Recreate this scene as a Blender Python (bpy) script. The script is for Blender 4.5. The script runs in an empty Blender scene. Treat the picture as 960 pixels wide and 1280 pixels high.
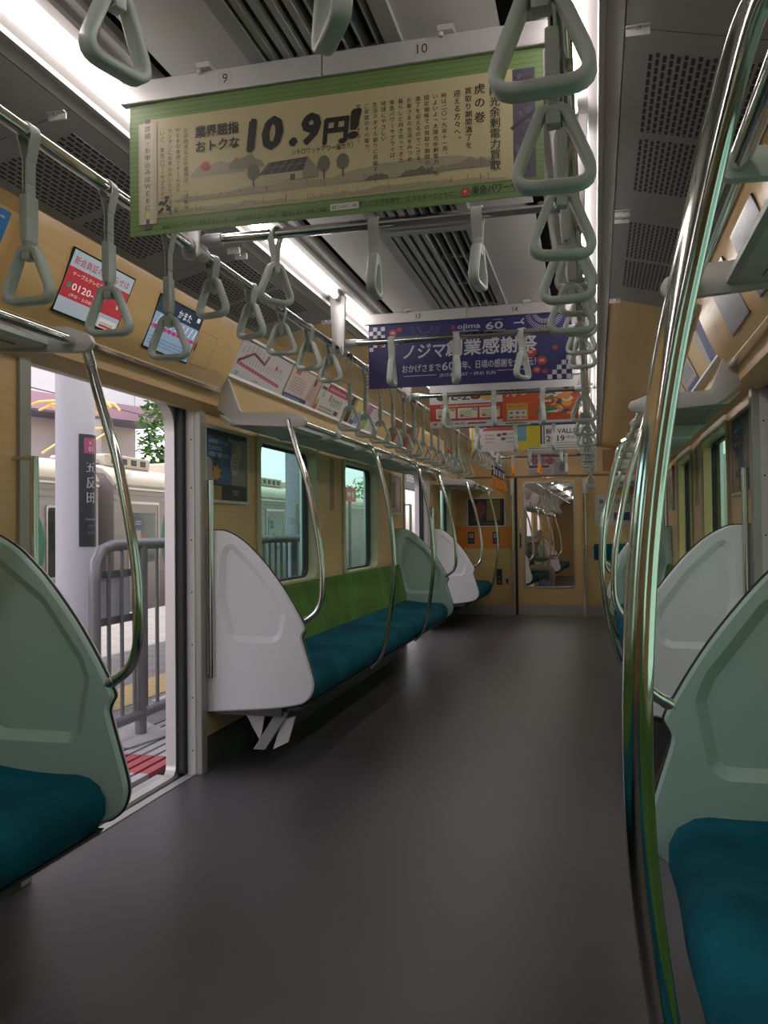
import bpy, bmesh, math, random
from mathutils import Vector, Matrix
random.seed(7)
PI = math.pi
SC = bpy.context.scene
COL = SC.collection

# ------------------------------------------------------------------ camera, sky, sun, exposure
cam_data = bpy.data.cameras.new('camera')
cam = bpy.data.objects.new('camera', cam_data); COL.objects.link(cam)
cr, cu, cf = Vector((.97021, .24210, -.01054)), Vector((.01464, -.01512, .99978)), Vector((-.24188, .97020, .02116))
cf.normalize(); cr = cf.cross(cu).normalized(); cu = cr.cross(cf).normalized()
cam.matrix_world = Matrix(((cr.x, cu.x, -cf.x, .613), (cr.y, cu.y, -cf.y, 0), (cr.z, cu.z, -cf.z, 1.2), (0, 0, 0, 1)))
cam_data.sensor_fit = 'VERTICAL'; cam_data.sensor_height = 24; cam_data.sensor_width = 18
cam_data.lens = 1058 / 1280 * 24
cam_data.clip_start = .02; cam_data.clip_end = 500
SC.camera = cam

world = bpy.data.worlds.new('sky'); SC.world = world; world.use_nodes = True
wn = world.node_tree.nodes; wl = world.node_tree.links
sky = wn.new('ShaderNodeTexSky'); sky.sky_type = 'NISHITA'; sky.sun_disc = False
sky.sun_elevation = math.radians(58); sky.sun_rotation = math.radians(-75); sky.air_density = 1.0; sky.dust_density = 2.5
hs = wn.new('ShaderNodeHueSaturation'); hs.inputs['Saturation'].default_value = .38
wm = wn.new('ShaderNodeMix'); wm.data_type = 'RGBA'; wm.blend_type = 'MULTIPLY'; wm.inputs[0].default_value = 1; wm.inputs[7].default_value = (1.05, .98, 1.0, 1)
wl.new(sky.outputs[0], hs.inputs['Color']); wl.new(hs.outputs[0], wm.inputs[6]); wl.new(wm.outputs[2], wn['Background'].inputs[0])
wn['Background'].inputs[1].default_value = .50

sd = bpy.data.lights.new('sun', 'SUN'); sun = bpy.data.objects.new('sun', sd); COL.objects.link(sun)
sd.energy = 6.0; sd.angle = math.radians(.6); sd.color = (1, .93, .82)
to_sun = Vector((-math.cos(math.radians(58)) * .97, math.cos(math.radians(58)) * .24, math.sin(math.radians(58))))
sun.rotation_euler = to_sun.to_track_quat('Z', 'Y').to_euler(); sun.location = (-8, 4, 12)

SC.view_settings.view_transform = 'Standard'; SC.view_settings.look = 'None'
SC.cycles.diffuse_bounces = 6; SC.cycles.max_bounces = 14; SC.cycles.transparent_max_bounces = 16
SC.view_settings.exposure = 0.0; SC.view_settings.gamma = 1.0; SC.view_settings.use_curve_mapping = False
LAMP = 16.0          # radiance of the ceiling tubes

# ------------------------------------------------------------------ materials
def lin(c):
    if isinstance(c, str):
        c = c.lstrip('#'); c = tuple(int(c[i:i + 2], 16) / 255 for i in (0, 2, 4))
        return tuple((v / 12.92 if v <= .04045 else ((v + .055) / 1.055) ** 2.4) for v in c)
    return tuple(c)
MATS = {}
def mat(name, col, rough=.5, metal=0., spec=.5, noise=0., nscale=(8, 8, 8), bump=0., bscale=200., emit=0., rvar=0., coat=0.):
    if name in MATS: return MATS[name]
    m = bpy.data.materials.new(name); m.use_nodes = True
    nt = m.node_tree; b = nt.nodes['Principled BSDF']
    c = lin(col)
    b.inputs['Base Color'].default_value = (*c, 1); b.inputs['Roughness'].default_value = rough
    b.inputs['Metallic'].default_value = metal; b.inputs['Specular IOR Level'].default_value = spec
    if coat: b.inputs['Coat Weight'].default_value = coat; b.inputs['Coat Roughness'].default_value = .08
    if emit:
        b.inputs['Emission Color'].default_value = (*c, 1); b.inputs['Emission Strength'].default_value = emit
    if noise or bump or rvar:
        tc = nt.nodes.new('ShaderNodeTexCoord'); mp = nt.nodes.new('ShaderNodeMapping')
        mp.inputs['Scale'].default_value = nscale
        nt.links.new(tc.outputs['Object'], mp.inputs[0])
    if noise:
        n = nt.nodes.new('ShaderNodeTexNoise'); n.inputs['Scale'].default_value = 1; n.inputs['Detail'].default_value = 6
        nt.links.new(mp.outputs[0], n.inputs['Vector'])
        r = nt.nodes.new('ShaderNodeMapRange'); r.inputs[1].default_value = .3; r.inputs[2].default_value = .7
        r.inputs[3].default_value = 1 - noise; r.inputs[4].default_value = 1 + noise
        nt.links.new(n.outputs['Fac'], r.inputs[0])
        mx = nt.nodes.new('ShaderNodeMix'); mx.data_type = 'RGBA'; mx.blend_type = 'MULTIPLY'; mx.inputs[0].default_value = 1
        mx.inputs[6].default_value = (*c, 1); nt.links.new(r.outputs[0], mx.inputs[7]); nt.links.new(mx.outputs[2], b.inputs['Base Color'])
        if rvar:
            r2 = nt.nodes.new('ShaderNodeMapRange'); r2.inputs[3].default_value = rough - rvar; r2.inputs[4].default_value = rough + rvar
            nt.links.new(n.outputs['Fac'], r2.inputs[0]); nt.links.new(r2.outputs[0], b.inputs['Roughness'])
    if bump:
        n2 = nt.nodes.new('ShaderNodeTexNoise'); n2.inputs['Scale'].default_value = bscale; n2.inputs['Detail'].default_value = 3
        nt.links.new(tc.outputs['Object'], n2.inputs['Vector'])
        bp = nt.nodes.new('ShaderNodeBump'); bp.inputs['Strength'].default_value = bump; bp.inputs['Distance'].default_value = .002
        nt.links.new(n2.outputs['Fac'], bp.inputs['Height']); nt.links.new(bp.outputs[0], b.inputs['Normal'])
    MATS[name] = m
    return m
def brick_mat(name, hole, plate, bw, bh, mortar, axes='xy', rough=.5, off=.5):
    """plate pierced by rows of slots: the slots are the bricks, the plate is the mortar"""
    m = bpy.data.materials.new(name); m.use_nodes = True; nt = m.node_tree; b = nt.nodes['Principled BSDF']
    tc = nt.nodes.new('ShaderNodeTexCoord'); sp = nt.nodes.new('ShaderNodeSeparateXYZ'); cb = nt.nodes.new('ShaderNodeCombineXYZ')
    nt.links.new(tc.outputs['Object'], sp.inputs[0])
    ix = {'x': 0, 'y': 1, 'z': 2}
    nt.links.new(sp.outputs[ix[axes[0]]], cb.inputs[0]); nt.links.new(sp.outputs[ix[axes[1]]], cb.inputs[1])
    bt = nt.nodes.new('ShaderNodeTexBrick'); nt.links.new(cb.outputs[0], bt.inputs['Vector'])
    bt.inputs['Color1'].default_value = (*lin(hole), 1); bt.inputs['Color2'].default_value = (*lin(hole), 1)
    bt.inputs['Mortar'].default_value = (*lin(plate), 1); bt.inputs['Scale'].default_value = 1
    bt.inputs['Brick Width'].default_value = bw; bt.inputs['Row Height'].default_value = bh
    bt.inputs['Mortar Size'].default_value = mortar; bt.inputs['Mortar Smooth'].default_value = 0; bt.offset = off
    nt.links.new(bt.outputs['Color'], b.inputs['Base Color']); b.inputs['Roughness'].default_value = rough
    return m
def glass_mat(name, tint, refl=.06):
    m = bpy.data.materials.new(name); m.use_nodes = True; nt = m.node_tree
    out = nt.nodes['Material Output']; nt.nodes.remove(nt.nodes['Principled BSDF'])
    t = nt.nodes.new('ShaderNodeBsdfTransparent'); t.inputs[0].default_value = (*lin(tint), 1)
    g = nt.nodes.new('ShaderNodeBsdfGlossy'); g.inputs['Roughness'].default_value = .02
    lw = nt.nodes.new('ShaderNodeLayerWeight'); lw.inputs[0].default_value = .5     # reflects more at grazing angles, from both sides alike
    pw = nt.nodes.new('ShaderNodeMath'); pw.operation = 'POWER'; pw.inputs[1].default_value = 4
    f = nt.nodes.new('ShaderNodeMath'); f.operation = 'MULTIPLY_ADD'; f.inputs[1].default_value = .55; f.inputs[2].default_value = refl
    nt.links.new(lw.outputs['Facing'], pw.inputs[0]); nt.links.new(pw.outputs[0], f.inputs[0])
    mx = nt.nodes.new('ShaderNodeMixShader'); nt.links.new(f.outputs[0], mx.inputs[0])
    nt.links.new(t.outputs[0], mx.inputs[1]); nt.links.new(g.outputs[0], mx.inputs[2]); nt.links.new(mx.outputs[0], out.inputs[0])
    return m

TAN = mat('tan laminate', (.56, .375, .17), .32, noise=.07, nscale=(3, 1.5, 60))
TANC = mat('tan cove panel', (.56, .375, .17), .38, noise=.05, nscale=(30, 1.5, 3))
FRAME = mat('cream window frame', (.46, .42, .25), .4)
FLOOR = mat('dark grey vinyl', (.088, .082, .092), .40, noise=.10, nscale=(2.5, 2.5, 2.5), bump=.12, bscale=350, rvar=.05)
KICK = mat('dark kick plate', (.045, .045, .042), .5)
STEEL = mat('stainless steel', (.62, .60, .57), .25, 1, noise=.04, nscale=(40, 2, 40))
BRUSH = mat('brushed steel', (.50, .48, .45), .38, 1, noise=.05, nscale=(60, 60, 2))
CHROME = mat('polished steel tube', (.66, .66, .62), .10, 1)
ALU = mat('satin aluminium', (.52, .51, .51), .45, .5)
WHITE = mat('white enamel', (.58, .55, .545), .45)
CEIL = mat('pale grey ceiling', (.50, .48, .47), .5)
DKPAN = mat('charcoal grey panel', (.235, .232, .228), .5)
BLACK = mat('black rubber', (.018, .019, .022), .5)
DARK = mat('black void', (.010, .010, .010), .8)
PARTW = mat('white partition moulding', (.72, .72, .75), .38, bump=.06, bscale=500)
PARTG = mat('green-lit partition moulding', (.45, .60, .56), .42, bump=.06, bscale=500)  # seat-side skin, green light of the tinted windows put into its colour
TEAL = mat('teal moquette', (.004, .085, .122), .95, spec=.15, noise=.38, nscale=(3.5, 5, 3), bump=.25, bscale=600)
GREEN = mat('green moquette', (.105, .205, .05), .95, spec=.15, noise=.25, nscale=(2, 5, 1.5), bump=.25, bscale=600)
STRAPG = mat('grey green strap plastic', (.45, .50, .47), .33)
BELT = mat('grey strap webbing', (.41, .44, .41), .42)
ORANGE = mat('orange strap plastic', (.85, .28, .03), .35)
RACKG = mat('green-lit rack underside', (.45, .52, .475), .42)  # green reflection of the window light put into the base colour
RACKW = mat('pale grey rack bracket', (.52, .51, .50), .42, .2)
RACKP = brick_mat('perforated rack tray', (.15, .18, .17), (.40, .46, .42), .05, .012, .0045, 'yx', .45)  # tray tones carry the same green window light
PERF = brick_mat('slotted charcoal grille', (.008, .008, .008), (.235, .232, .228), .037, .0155, .0036, 'yx', .55)
TUBE = mat('lit fluorescent tube', (1, .93, .89), .5, emit=LAMP)
GLASS = glass_mat('teal tinted glass', (.36, .60, .55))
CLEAR = glass_mat('clear glass', (.86, .87, .84))
SCREENB = mat('screen bezel', (.012, .013, .015), .15)

# ------------------------------------------------------------------ mesh helpers
ORG = {}
def fin(o, parent=None, kind=None):
    COL.objects.link(o)
    if parent is not None:
        o.parent = parent
    if kind: o['kind'] = kind
    return o
class MB:
    def __init__(s): s.v = []; s.f = []
    def add(s, vs, fs):
        n = len(s.v); s.v += [Vector(v) for v in vs]; s.f += [tuple(i + n for i in f) for f in fs]; return s
    def box(s, a, b, bev=0., seg=2):
        x0, y0, z0 = (min(a[i], b[i]) for i in range(3)); x1, y1, z1 = (max(a[i], b[i]) for i in range(3))
        vs = [(x0, y0, z0), (x1, y0, z0), (x1, y1, z0), (x0, y1, z0), (x0, y0, z1), (x1, y0, z1), (x1, y1, z1), (x0, y1, z1)]
        fs = [(0, 3, 2, 1), (4, 5, 6, 7), (0, 1, 5, 4), (1, 2, 6, 5), (2, 3, 7, 6), (3, 0, 4, 7)]
        if bev:
            bm = bmesh.new(); V = [bm.verts.new(v) for v in vs]
            for f in fs: bm.faces.new([V[i] for i in f])
            bmesh.ops.bevel(bm, geom=bm.edges[:], offset=bev, segments=seg, affect='EDGES', profile=.5)
            s.bm(bm)
        else: s.add(vs, fs)
        return s
    def bm(s, bm, M=None):
        bm.verts.index_update()
        vs = [(M @ v.co if M else v.co.copy()) for v in bm.verts]
        s.add(vs, [tuple(v.index for v in f.verts) for f in bm.faces]); bm.free(); return s
    def prism(s, poly, axis, a, b, bev=0.):
        """poly: 2D outline; extruded along axis 'x' (poly=y,z) 'y' (poly=x,z) 'z' (poly=x,y)"""
        def P(p, t):
            return {'x': (t, p[0], p[1]), 'y': (p[0], t, p[1]), 'z': (p[0], p[1], t)}[axis]
        bm = bmesh.new()
        A = [bm.verts.new(P(p, a)) for p in poly]; B = [bm.verts.new(P(p, b)) for p in poly]; n = len(poly)
        bm.faces.new(A); bm.faces.new(B[::-1])
        for i in range(n): bm.faces.new((A[i], B[i], B[(i + 1) % n], A[(i + 1) % n]))
        bmesh.ops.recalc_face_normals(bm, faces=bm.faces[:])
        if bev:
            es = [e for e in bm.edges if e.calc_face_angle(0) > .9]
            bmesh.ops.bevel(bm, geom=es, offset=bev, segments=2, affect='EDGES', profile=.5)
        return s.bm(bm)
    def tube(s, pts, r, seg=12, closed=False, caps=True, smooth=0):
        pts = [Vector(p) for p in pts]
        if smooth: pts = catmull(pts, smooth, closed)
        n = len(pts); rings = []
        up = None
        for i, p in enumerate(pts):
            if closed: t = pts[(i + 1) % n] - pts[i - 1]
            else: t = pts[min(i + 1, n - 1)] - pts[max(i - 1, 0)]
            t.normalize()
            if up is None:
                up = t.orthogonal().normalized()
            else:
                up = (up - t * up.dot(t)); up.normalize()
            w = t.cross(up)
            rr = r[i] if isinstance(r, (list, tuple)) else r
            rings.append([p + (up * math.cos(2 * PI * k / seg) + w * math.sin(2 * PI * k / seg)) * rr for k in range(seg)])
        vs = [v for R in rings for v in R]; fs = []
        m = n if closed else n - 1
        for i in range(m):
            for k in range(seg):
                a = i * seg + k; b = i * seg + (k + 1) % seg; c = ((i + 1) % n) * seg + (k + 1) % seg; d = ((i + 1) % n) * seg + k
                fs.append((a, b, c, d))
        if caps and not closed:
            fs.append(tuple(range(seg))[::-1]); fs.append(tuple(range((n - 1) * seg, n * seg)))
        return s.add(vs, fs)
    def loft(s, sections, closed=True, caps=True):
        n = len(sections[0]); vs = [v for S_ in sections for v in S_]; fs = []
        for i in range(len(sections) - 1):
            for k in range(n if closed else n - 1):
                a = i * n + k; b = i * n + (k + 1) % n
                fs.append((a, b, b + n, a + n))
        if caps and closed:
            fs.append(tuple(range(n))[::-1]); m = (len(sections) - 1) * n; fs.append(tuple(range(m, m + n)))
        return s.add(vs, fs)
    def ring(s, outer, inner, axis, a, b):
        """flat frame between two loops of the same count, with thickness a..b along axis"""
        def P(p, t): return {'x': (t, p[0], p[1]), 'y': (p[0], t, p[1]), 'z': (p[0], p[1], t)}[axis]
        n = len(outer)
        vs = [P(p, a) for p in outer] + [P(p, a) for p in inner] + [P(p, b) for p in outer] + [P(p, b) for p in inner]
        fs = []
        for i in range(n):
            j = (i + 1) % n
            fs += [(i, j, n + j, n + i), (2 * n + i, 3 * n + i, 3 * n + j, 2 * n + j), (i, 2 * n + i, 2 * n + j, j), (n + i, n + j, 3 * n + j, 3 * n + i)]
        return s.add(vs, fs)
    def grid(s, us, ws, holes, P, a, b):
        """sheet with rectangular holes, one connected shell of thickness a..b; P(u, w, t) gives the point"""
        us = sorted(set([round(u, 5) for u in us] + [round(h[i], 5) for h in holes for i in (0, 2)]))
        ws = sorted(set([round(w, 5) for w in ws] + [round(h[i], 5) for h in holes for i in (1, 3)]))
        def solid(i, j):
            if i < 0 or j < 0 or i >= len(us) - 1 or j >= len(ws) - 1: return False
            u = (us[i] + us[i + 1]) / 2; w = (ws[j] + ws[j + 1]) / 2
            return not any(h[0] < u < h[2] and h[1] < w < h[3] for h in holes)
        idx = {}; vs = []; fs = []
        def V(i, j, t):
            if (i, j, t) not in idx:
                idx[(i, j, t)] = len(vs); vs.append(P(us[i], ws[j], a if t == 0 else b))
            return idx[(i, j, t)]
        for i in range(len(us) - 1):
            for j in range(len(ws) - 1):
                if not solid(i, j): continue
                fs.append((V(i, j, 0), V(i + 1, j, 0), V(i + 1, j + 1, 0), V(i, j + 1, 0)))
                fs.append((V(i, j, 1), V(i, j + 1, 1), V(i + 1, j + 1, 1), V(i + 1, j, 1)))
                for (di, dj, p, q) in ((-1, 0, (i, j), (i, j + 1)), (1, 0, (i + 1, j), (i + 1, j + 1)), (0, -1, (i, j), (i + 1, j)), (0, 1, (i, j + 1), (i + 1, j + 1))):
                    if not solid(i + di, j + dj): fs.append((V(*p, 0), V(*q, 0), V(*q, 1), V(*p, 1)))
        return s.add(vs, fs)
    def build(s, name, material, parent=None, smooth=False, loc=None, kind=None, label=None):
        org = ORG.get(parent.name, Vector()) if parent is not None else None
        if org is None:
            if loc is None:
                xs = [v.x for v in s.v]; ys = [v.y for v in s.v]; zs = [v.z for v in s.v]
                loc = ((min(xs) + max(xs)) / 2, (min(ys) + max(ys)) / 2, min(zs))
            org = Vector(loc)
        me = bpy.data.meshes.new(name); me.from_pydata([v - org for v in s.v], [], s.f)
        bm = bmesh.new(); bm.from_mesh(me); bmesh.ops.recalc_face_normals(bm, faces=bm.faces[:]); bm.to_mesh(me); bm.free()
        me.materials.append(material); me.update()
        if smooth:
            me.shade_smooth()
            me.set_sharp_from_angle(angle=math.radians(smooth if smooth > 1 else 40))
        o = bpy.data.objects.new(name, me); fin(o, parent, kind)
        if parent is None: o.location = org
        ORG[o.name] = org
        if label: o['label'] = label
        return o
def catmull(p, n, closed=False):
    out = []; N = len(p)
    for i in range(N if closed else N - 1):
        if closed: a, b, c, d = p[i - 1], p[i], p[(i + 1) % N], p[(i + 2) % N]
        else: a, b, c, d = p[max(i - 1, 0)], p[i], p[i + 1], p[min(i + 2, N - 1)]
        for k in range(n):
            t = k / n
            out.append(.5 * ((2 * b) + (c - a) * t + (2 * a - 5 * b + 4 * c - d) * t * t + (3 * b - a - 3 * c + d) * t ** 3))
    if not closed: out.append(p[-1].copy())
    return out
def fillet(pts, rad, n=5):
    out = []; N = len(pts)
    for i in range(N):
        p = Vector(pts[i]); a = Vector(pts[i - 1]); b = Vector(pts[(i + 1) % N]); r = rad[i] if isinstance(rad, (list, tuple)) else rad
        d1 = (a - p).normalized(); d2 = (b - p).normalized(); ang = d1.angle(d2)
        if r <= 0: out.append((p.x, p.y)); continue
        t = r / math.tan(ang / 2); t = min(t, (a - p).length * .49, (b - p).length * .49)
        p1 = p + d1 * t; p2 = p + d2 * t
        for k in range(n + 1):
            u = k / n; q = p1.lerp(p, u).lerp(p.lerp(p2, u), u); out.append((q.x, q.y))
    return out
def rrect(a, b, r, n=5):
    return fillet([(a[0], a[1]), (b[0], a[1]), (b[0], b[1]), (a[0], b[1])], r, n)
def rect_like(a, b, n=5):
    """rectangle outline with the same point count as rrect, for frames"""
    c = [(a[0], a[1]), (b[0], a[1]), (b[0], b[1]), (a[0], b[1])]
    return [p for p in c for _ in range(n + 1)]
def thing(name, label, cat, loc, group=None):
    o = bpy.data.objects.new(name, None); COL.objects.link(o); o.location = loc; o.empty_display_size = .05
    o['label'] = label; o['category'] = cat
    if group: o['group'] = group
    ORG[o.name] = Vector(loc); return o
def tag(o, label, cat, group=None):
    o['label'] = label; o['category'] = cat
    if group: o['group'] = group
    return o
def struct(name, mb, m, parent=None, smooth=False, loc=None):
    o = mb.build(name, m, parent, smooth, loc)
    if parent is None: o['kind'] = 'structure'
    return o
def dup(root, loc, rotz=0., label=None, group=None):
    r = root.copy(); COL.objects.link(r); r.location = loc; r.rotation_euler = (0, 0, rotz)
    if label: r['label'] = label
    if group: r['group'] = group
    for ch in list(root.children):
        c = ch.copy(); COL.objects.link(c); c.parent = r
        for g in list(ch.children):
            d = g.copy(); COL.objects.link(d); d.parent = c
    return r
ORD = ['first', 'second', 'third', 'fourth', 'fifth', 'sixth', 'seventh', 'eighth', 'ninth', 'tenth', 'eleventh', 'twelfth',
       'thirteenth', 'fourteenth', 'fifteenth', 'sixteenth', 'seventeenth', 'eighteenth', 'nineteenth', 'twentieth']

# flat printed sheets: shapes and lettering laid on a plane
TXT = {}
def glyphs(txt, bold=0.):
    k = (txt, 0)
    if k not in TXT:
        cu_ = bpy.data.curves.new('t', 'FONT'); cu_.body = txt; cu_.size = 1; cu_.resolution_u = 2; cu_.fill_mode = 'FRONT'
        o = bpy.data.objects.new('t', cu_); COL.objects.link(o)
        dg = bpy.context.evaluated_depsgraph_get(); ev = o.evaluated_get(dg)
        me = bpy.data.meshes.new_from_object(ev)
        vs = [v.co.copy() for v in me.vertices]; fs = [tuple(p.vertices) for p in me.polygons]
        bpy.data.objects.remove(o); bpy.data.meshes.remove(me); bpy.data.curves.remove(cu_)
        if vs:
            x0 = min(v.x for v in vs); x1 = max(v.x for v in vs); y0 = min(v.y for v in vs); y1 = max(v.y for v in vs)
        else: x0 = x1 = y0 = y1 = 0
        TXT[k] = (vs, fs, x0, x1, y0, y1)
    return TXT[k]
class Sheet:
    """print on a sheet of w x h metres: origin bottom-left, u to the reader's right, v up"""
    def __init__(s, O, U, V, w, h, curve=None):
        s.O, s.U, s.V = Vector(O), Vector(U).normalized(), Vector(V).normalized(); s.N = s.U.cross(s.V).normalized()
        s.w, s.h = w, h; s.by = {}; s.k = 1; s.nc = 0; s.vs = 1.; s.curve = curve
    def pt(s, u, v, k):
        b = s.curve(u, v) if s.curve else 0.
        return s.O + s.U * u + s.V * (v * s.vs) + s.N * (b + .00025 * k)
    def raw(s, vs, fs, col):
        L = s.by.setdefault(col, ([], [])); n = len(L[0]); s.nc += 1; k = s.k + (s.nc % 48) * .018    # inks never share a plane
        L[0].extend(s.pt(u, v, k) for u, v in vs); L[1].extend(tuple(i + n for i in f) for f in fs)
    def layer(s): s.k += 1; return s
    def rect(s, u0, v0, u1, v1, col): s.raw([(u0, v0), (u1, v0), (u1, v1), (u0, v1)], [(0, 1, 2, 3)], col)
    def poly(s, pts, col): s.raw(pts, [tuple(range(len(pts)))], col)
    def disc(s, u, v, r, col, n=20, ry=None):
        ry = ry or r; s.raw([(u + r * math.cos(2 * PI * i / n), v + ry * math.sin(2 * PI * i / n)) for i in range(n)], [tuple(range(n))], col)
    def line(s, pts, wd, col):
        for a, b in zip(pts[:-1], pts[1:]):
            d = Vector((b[0] - a[0], b[1] - a[1])); n = Vector((-d.y, d.x)).normalized() * wd / 2
            s.raw([(a[0] + n.x, a[1] + n.y), (a[0] - n.x, a[1] - n.y), (b[0] - n.x, b[1] - n.y), (b[0] + n.x, b[1] + n.y)], [(0, 1, 2, 3)], col)
    def text(s, t, u, v, size, col, bold=0., width=None, al='l', shear=0., rot=0.):
        vs, fs, x0, x1, y0, y1 = glyphs(t, bold)
        if not vs: return
        sc = size; sx = sc
        if width: sx = width / max(x1 - x0, 1e-4)
        off = {'l': -x0, 'c': -(x0 + x1) / 2, 'r': -x1}[al]
        c, sn = math.cos(rot), math.sin(rot); out = []
        for p in vs:
            x = (p.x + off) * sx + shear * p.y * sc; y = p.y * sc
            out.append((u + x * c - y * sn, v + x * sn + y * c))
        s.raw(out, fs, col)
        if bold > 0:
            b = bold * size * .8
            for du, dv in ((b, 0), (-b, 0), (0, b), (0, -b), (b * .7, b * .7), (-b * .7, -b * .7)): s.raw([(u_ + du, v_ + dv) for u_, v_ in out], fs, col)
    def column(s, t, u, v, size, col, bold=0., pitch=1.08):
        """vertical writing, top to bottom, centred on u"""
        for ch in t:
            if ch == ' ': v -= size * pitch * .6; continue
            vs, fs, x0, x1, y0, y1 = glyphs(ch, bold)
            if vs:
                if ch in '、。': cxx, cyy = size * .35, -size * .2
                else: cxx, cyy = 0, -size * .45
                rot = PI / 2 if ch in 'ー「」〜' else 0
                out = []
                for p in vs:
                    x = (p.x - (x0 + x1) / 2) * size; y = (p.y - (y0 + y1) / 2) * size
                    if rot: x, y = y, -x
                    out.append((u + cxx + x, v + cyy + y))
                s.raw(out, fs, col)
                if bold > .004:
                    b = bold * size * .7; s.raw([(u_ + b, v_) for u_, v_ in out], fs, col); s.raw([(u_ - b, v_ + b * .5) for u_, v_ in out], fs, col)
            v -= size * pitch
    def finish(s, parent, name='print', rough=.45, emit=0.):
        """one mesh for the whole print, one material slot for each ink"""
        org = ORG.get(parent.name, Vector()); me = bpy.data.meshes.new(name); V = []; F = []; MI = []
        for i, (col, (vs, fs)) in enumerate(s.by.items()):
            n = len(V); V += [p - org for p in vs]; F += [tuple(j + n for j in f) for f in fs]; MI += [i] * len(fs)
            me.materials.append(mat('ink ' + str(col) + (' lit' if emit else ''), tuple(c * .74 for c in lin(col)), rough, emit=emit))
        me.from_pydata(V, [], F)
        for p, i in zip(me.polygons, MI): p.material_index = i
        o = bpy.data.objects.new(name, me); fin(o, parent); return o
def small_lines(sh, u0, u1, v, n, pitch, hgt, col, rnd=None):
    """rows of tiny illegible print"""
    r = rnd or random
    for i in range(n):
        u = u0
        while u < u1 - hgt:
            w = hgt * r.uniform(.5, .95); sh.rect(u, v - i * pitch, min(u + w, u1), v - i * pitch + hgt * r.uniform(.7, 1), col); u += w + hgt * .25

# ------------------------------------------------------------------ car body
Y0, YE = -4.6, 11.855
D1, D2, D0 = (2.55, 3.86), (8.53, 9.86), (-3.42, -2.11)
BAYS = [(-1.92, 2.25), (3.95, 8.12)]
WX = 1.30
OFF = {-1: 0., 1: .13}      # the right-hand doorways stand a little farther along than the left ones
def sh2(t, s): return (t[0] + OFF[s], t[1] + OFF[s])
def side(s): return 'left' if s < 0 else 'right'

struct('floor', MB().box((-1.36, Y0, -.05), (1.36, YE + .05, 0)), FLOOR)
SEAM = mat('pale floor seam', (.16, .155, .16), .4)
m = MB(); m.box((-.945, 1.2, 0), (-.942, 2.02, .0008)); struct('trim_1', m, SEAM)
m = MB(); m.box((-1.24, 2.015, 0), (-.93, 2.018, .0008)); struct('trim_2', m, SEAM)
m = MB(); m.box((-.945, 2.75, 0), (-.942, 3.2, .0008)); struct('trim_3', m, SEAM)
m = MB(); m.box((-.945, 6.0, 0), (-.942, 7.6, .0008)); struct('trim_4', m, SEAM)

def win_spans(Ya): return [(Ya + .67, Ya + 1.75), (Ya + 2.40, Ya + 3.46)]
WZ = (.845, 1.765)
for s in (-1, 1):
    holes = []
    for d in (sh2(D0, s), sh2(D1, s), sh2(D2, s)): holes.append((d[0], -1, d[1], 1.9))
    for b in [sh2(q, s) for q in BAYS]:
        for w in win_spans(b[0]): holes.append((w[0], WZ[0], w[1], WZ[1]))
    holes.append((10.55, WZ[0], 11.45, WZ[1]))
    m = MB().grid([Y0, YE], [.17, 2.0], holes, lambda u, w, t: (s * t, u, w), WX, WX + .05)
    struct('wall_' + side(s), m, TAN)
    # kick plate coves between the doors
    for i, (a, b) in enumerate(((D0[1] + OFF[s], D1[0] + OFF[s]), (D1[1] + OFF[s], D2[0] + OFF[s]), (D2[1] + OFF[s], YE))):
        m = MB().prism([(s * (WX + .02), 0), (s * (WX - .015), 0), (s * (WX - .005), .17), (s * (WX + .02), .17)], 'y', a, b)
        struct('baseboard_%s' % side(s), m, KICK)
    # upper coving, poster strip and outer skin
    prof = [(1.30, 1.80), (1.235, 1.835), (1.215, 1.985), (1.19, 2.0), (1.10, 2.19), (1.05, 2.215), (.70, 2.305)]
    out = [(1.33, 1.80), (1.33, 2.3), (.70, 2.33)]
    poly = [(s * x, z) for x, z in prof] + [(s * x, z) for x, z in out[::-1]]
    m = MB().prism(poly, 'y', 4.2, YE); struct('trim_cove_' + side(s), m, TANC)
    m = MB().prism(poly[:6] + poly[-2:], 'y', Y0, 4.2); struct('trim_cove_' + side(s), m, TANC)
    # exterior skin: above the doors and between, closes the body to daylight
    m = MB().grid([Y0, YE + .1], [-.4, 2.5], [(d[0] - .1, -.02, d[1] + .1, 1.93) for d in (sh2(D0, s), sh2(D1, s), sh2(D2, s))] + [(w[0] + .02, WZ[0] + .02, w[1] - .02, WZ[1] - .02) for b in BAYS for w in win_spans(b[0] + OFF[s])] + [(10.57, .865, 11.43, 1.745)],
                  lambda u, w, t: (s * t, u, w), 1.40, 1.42)
    struct('wall_' + side(s) + '_outer', m, STEEL)
    for z, x in ((2.0, 1.188), (2.195, 1.098)):
        m = MB().box((s * (x - .012), D1[1] + .03, z - .012), (s * (x + .01), D2[0] - .2, z + .004))
        struct('trim_poster_rail_' + side(s), m, ALU)
struct('wall_back', MB().box((-1.4, Y0 - .05, -.05), (1.4, Y0, 2.5)), TAN)

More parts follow.
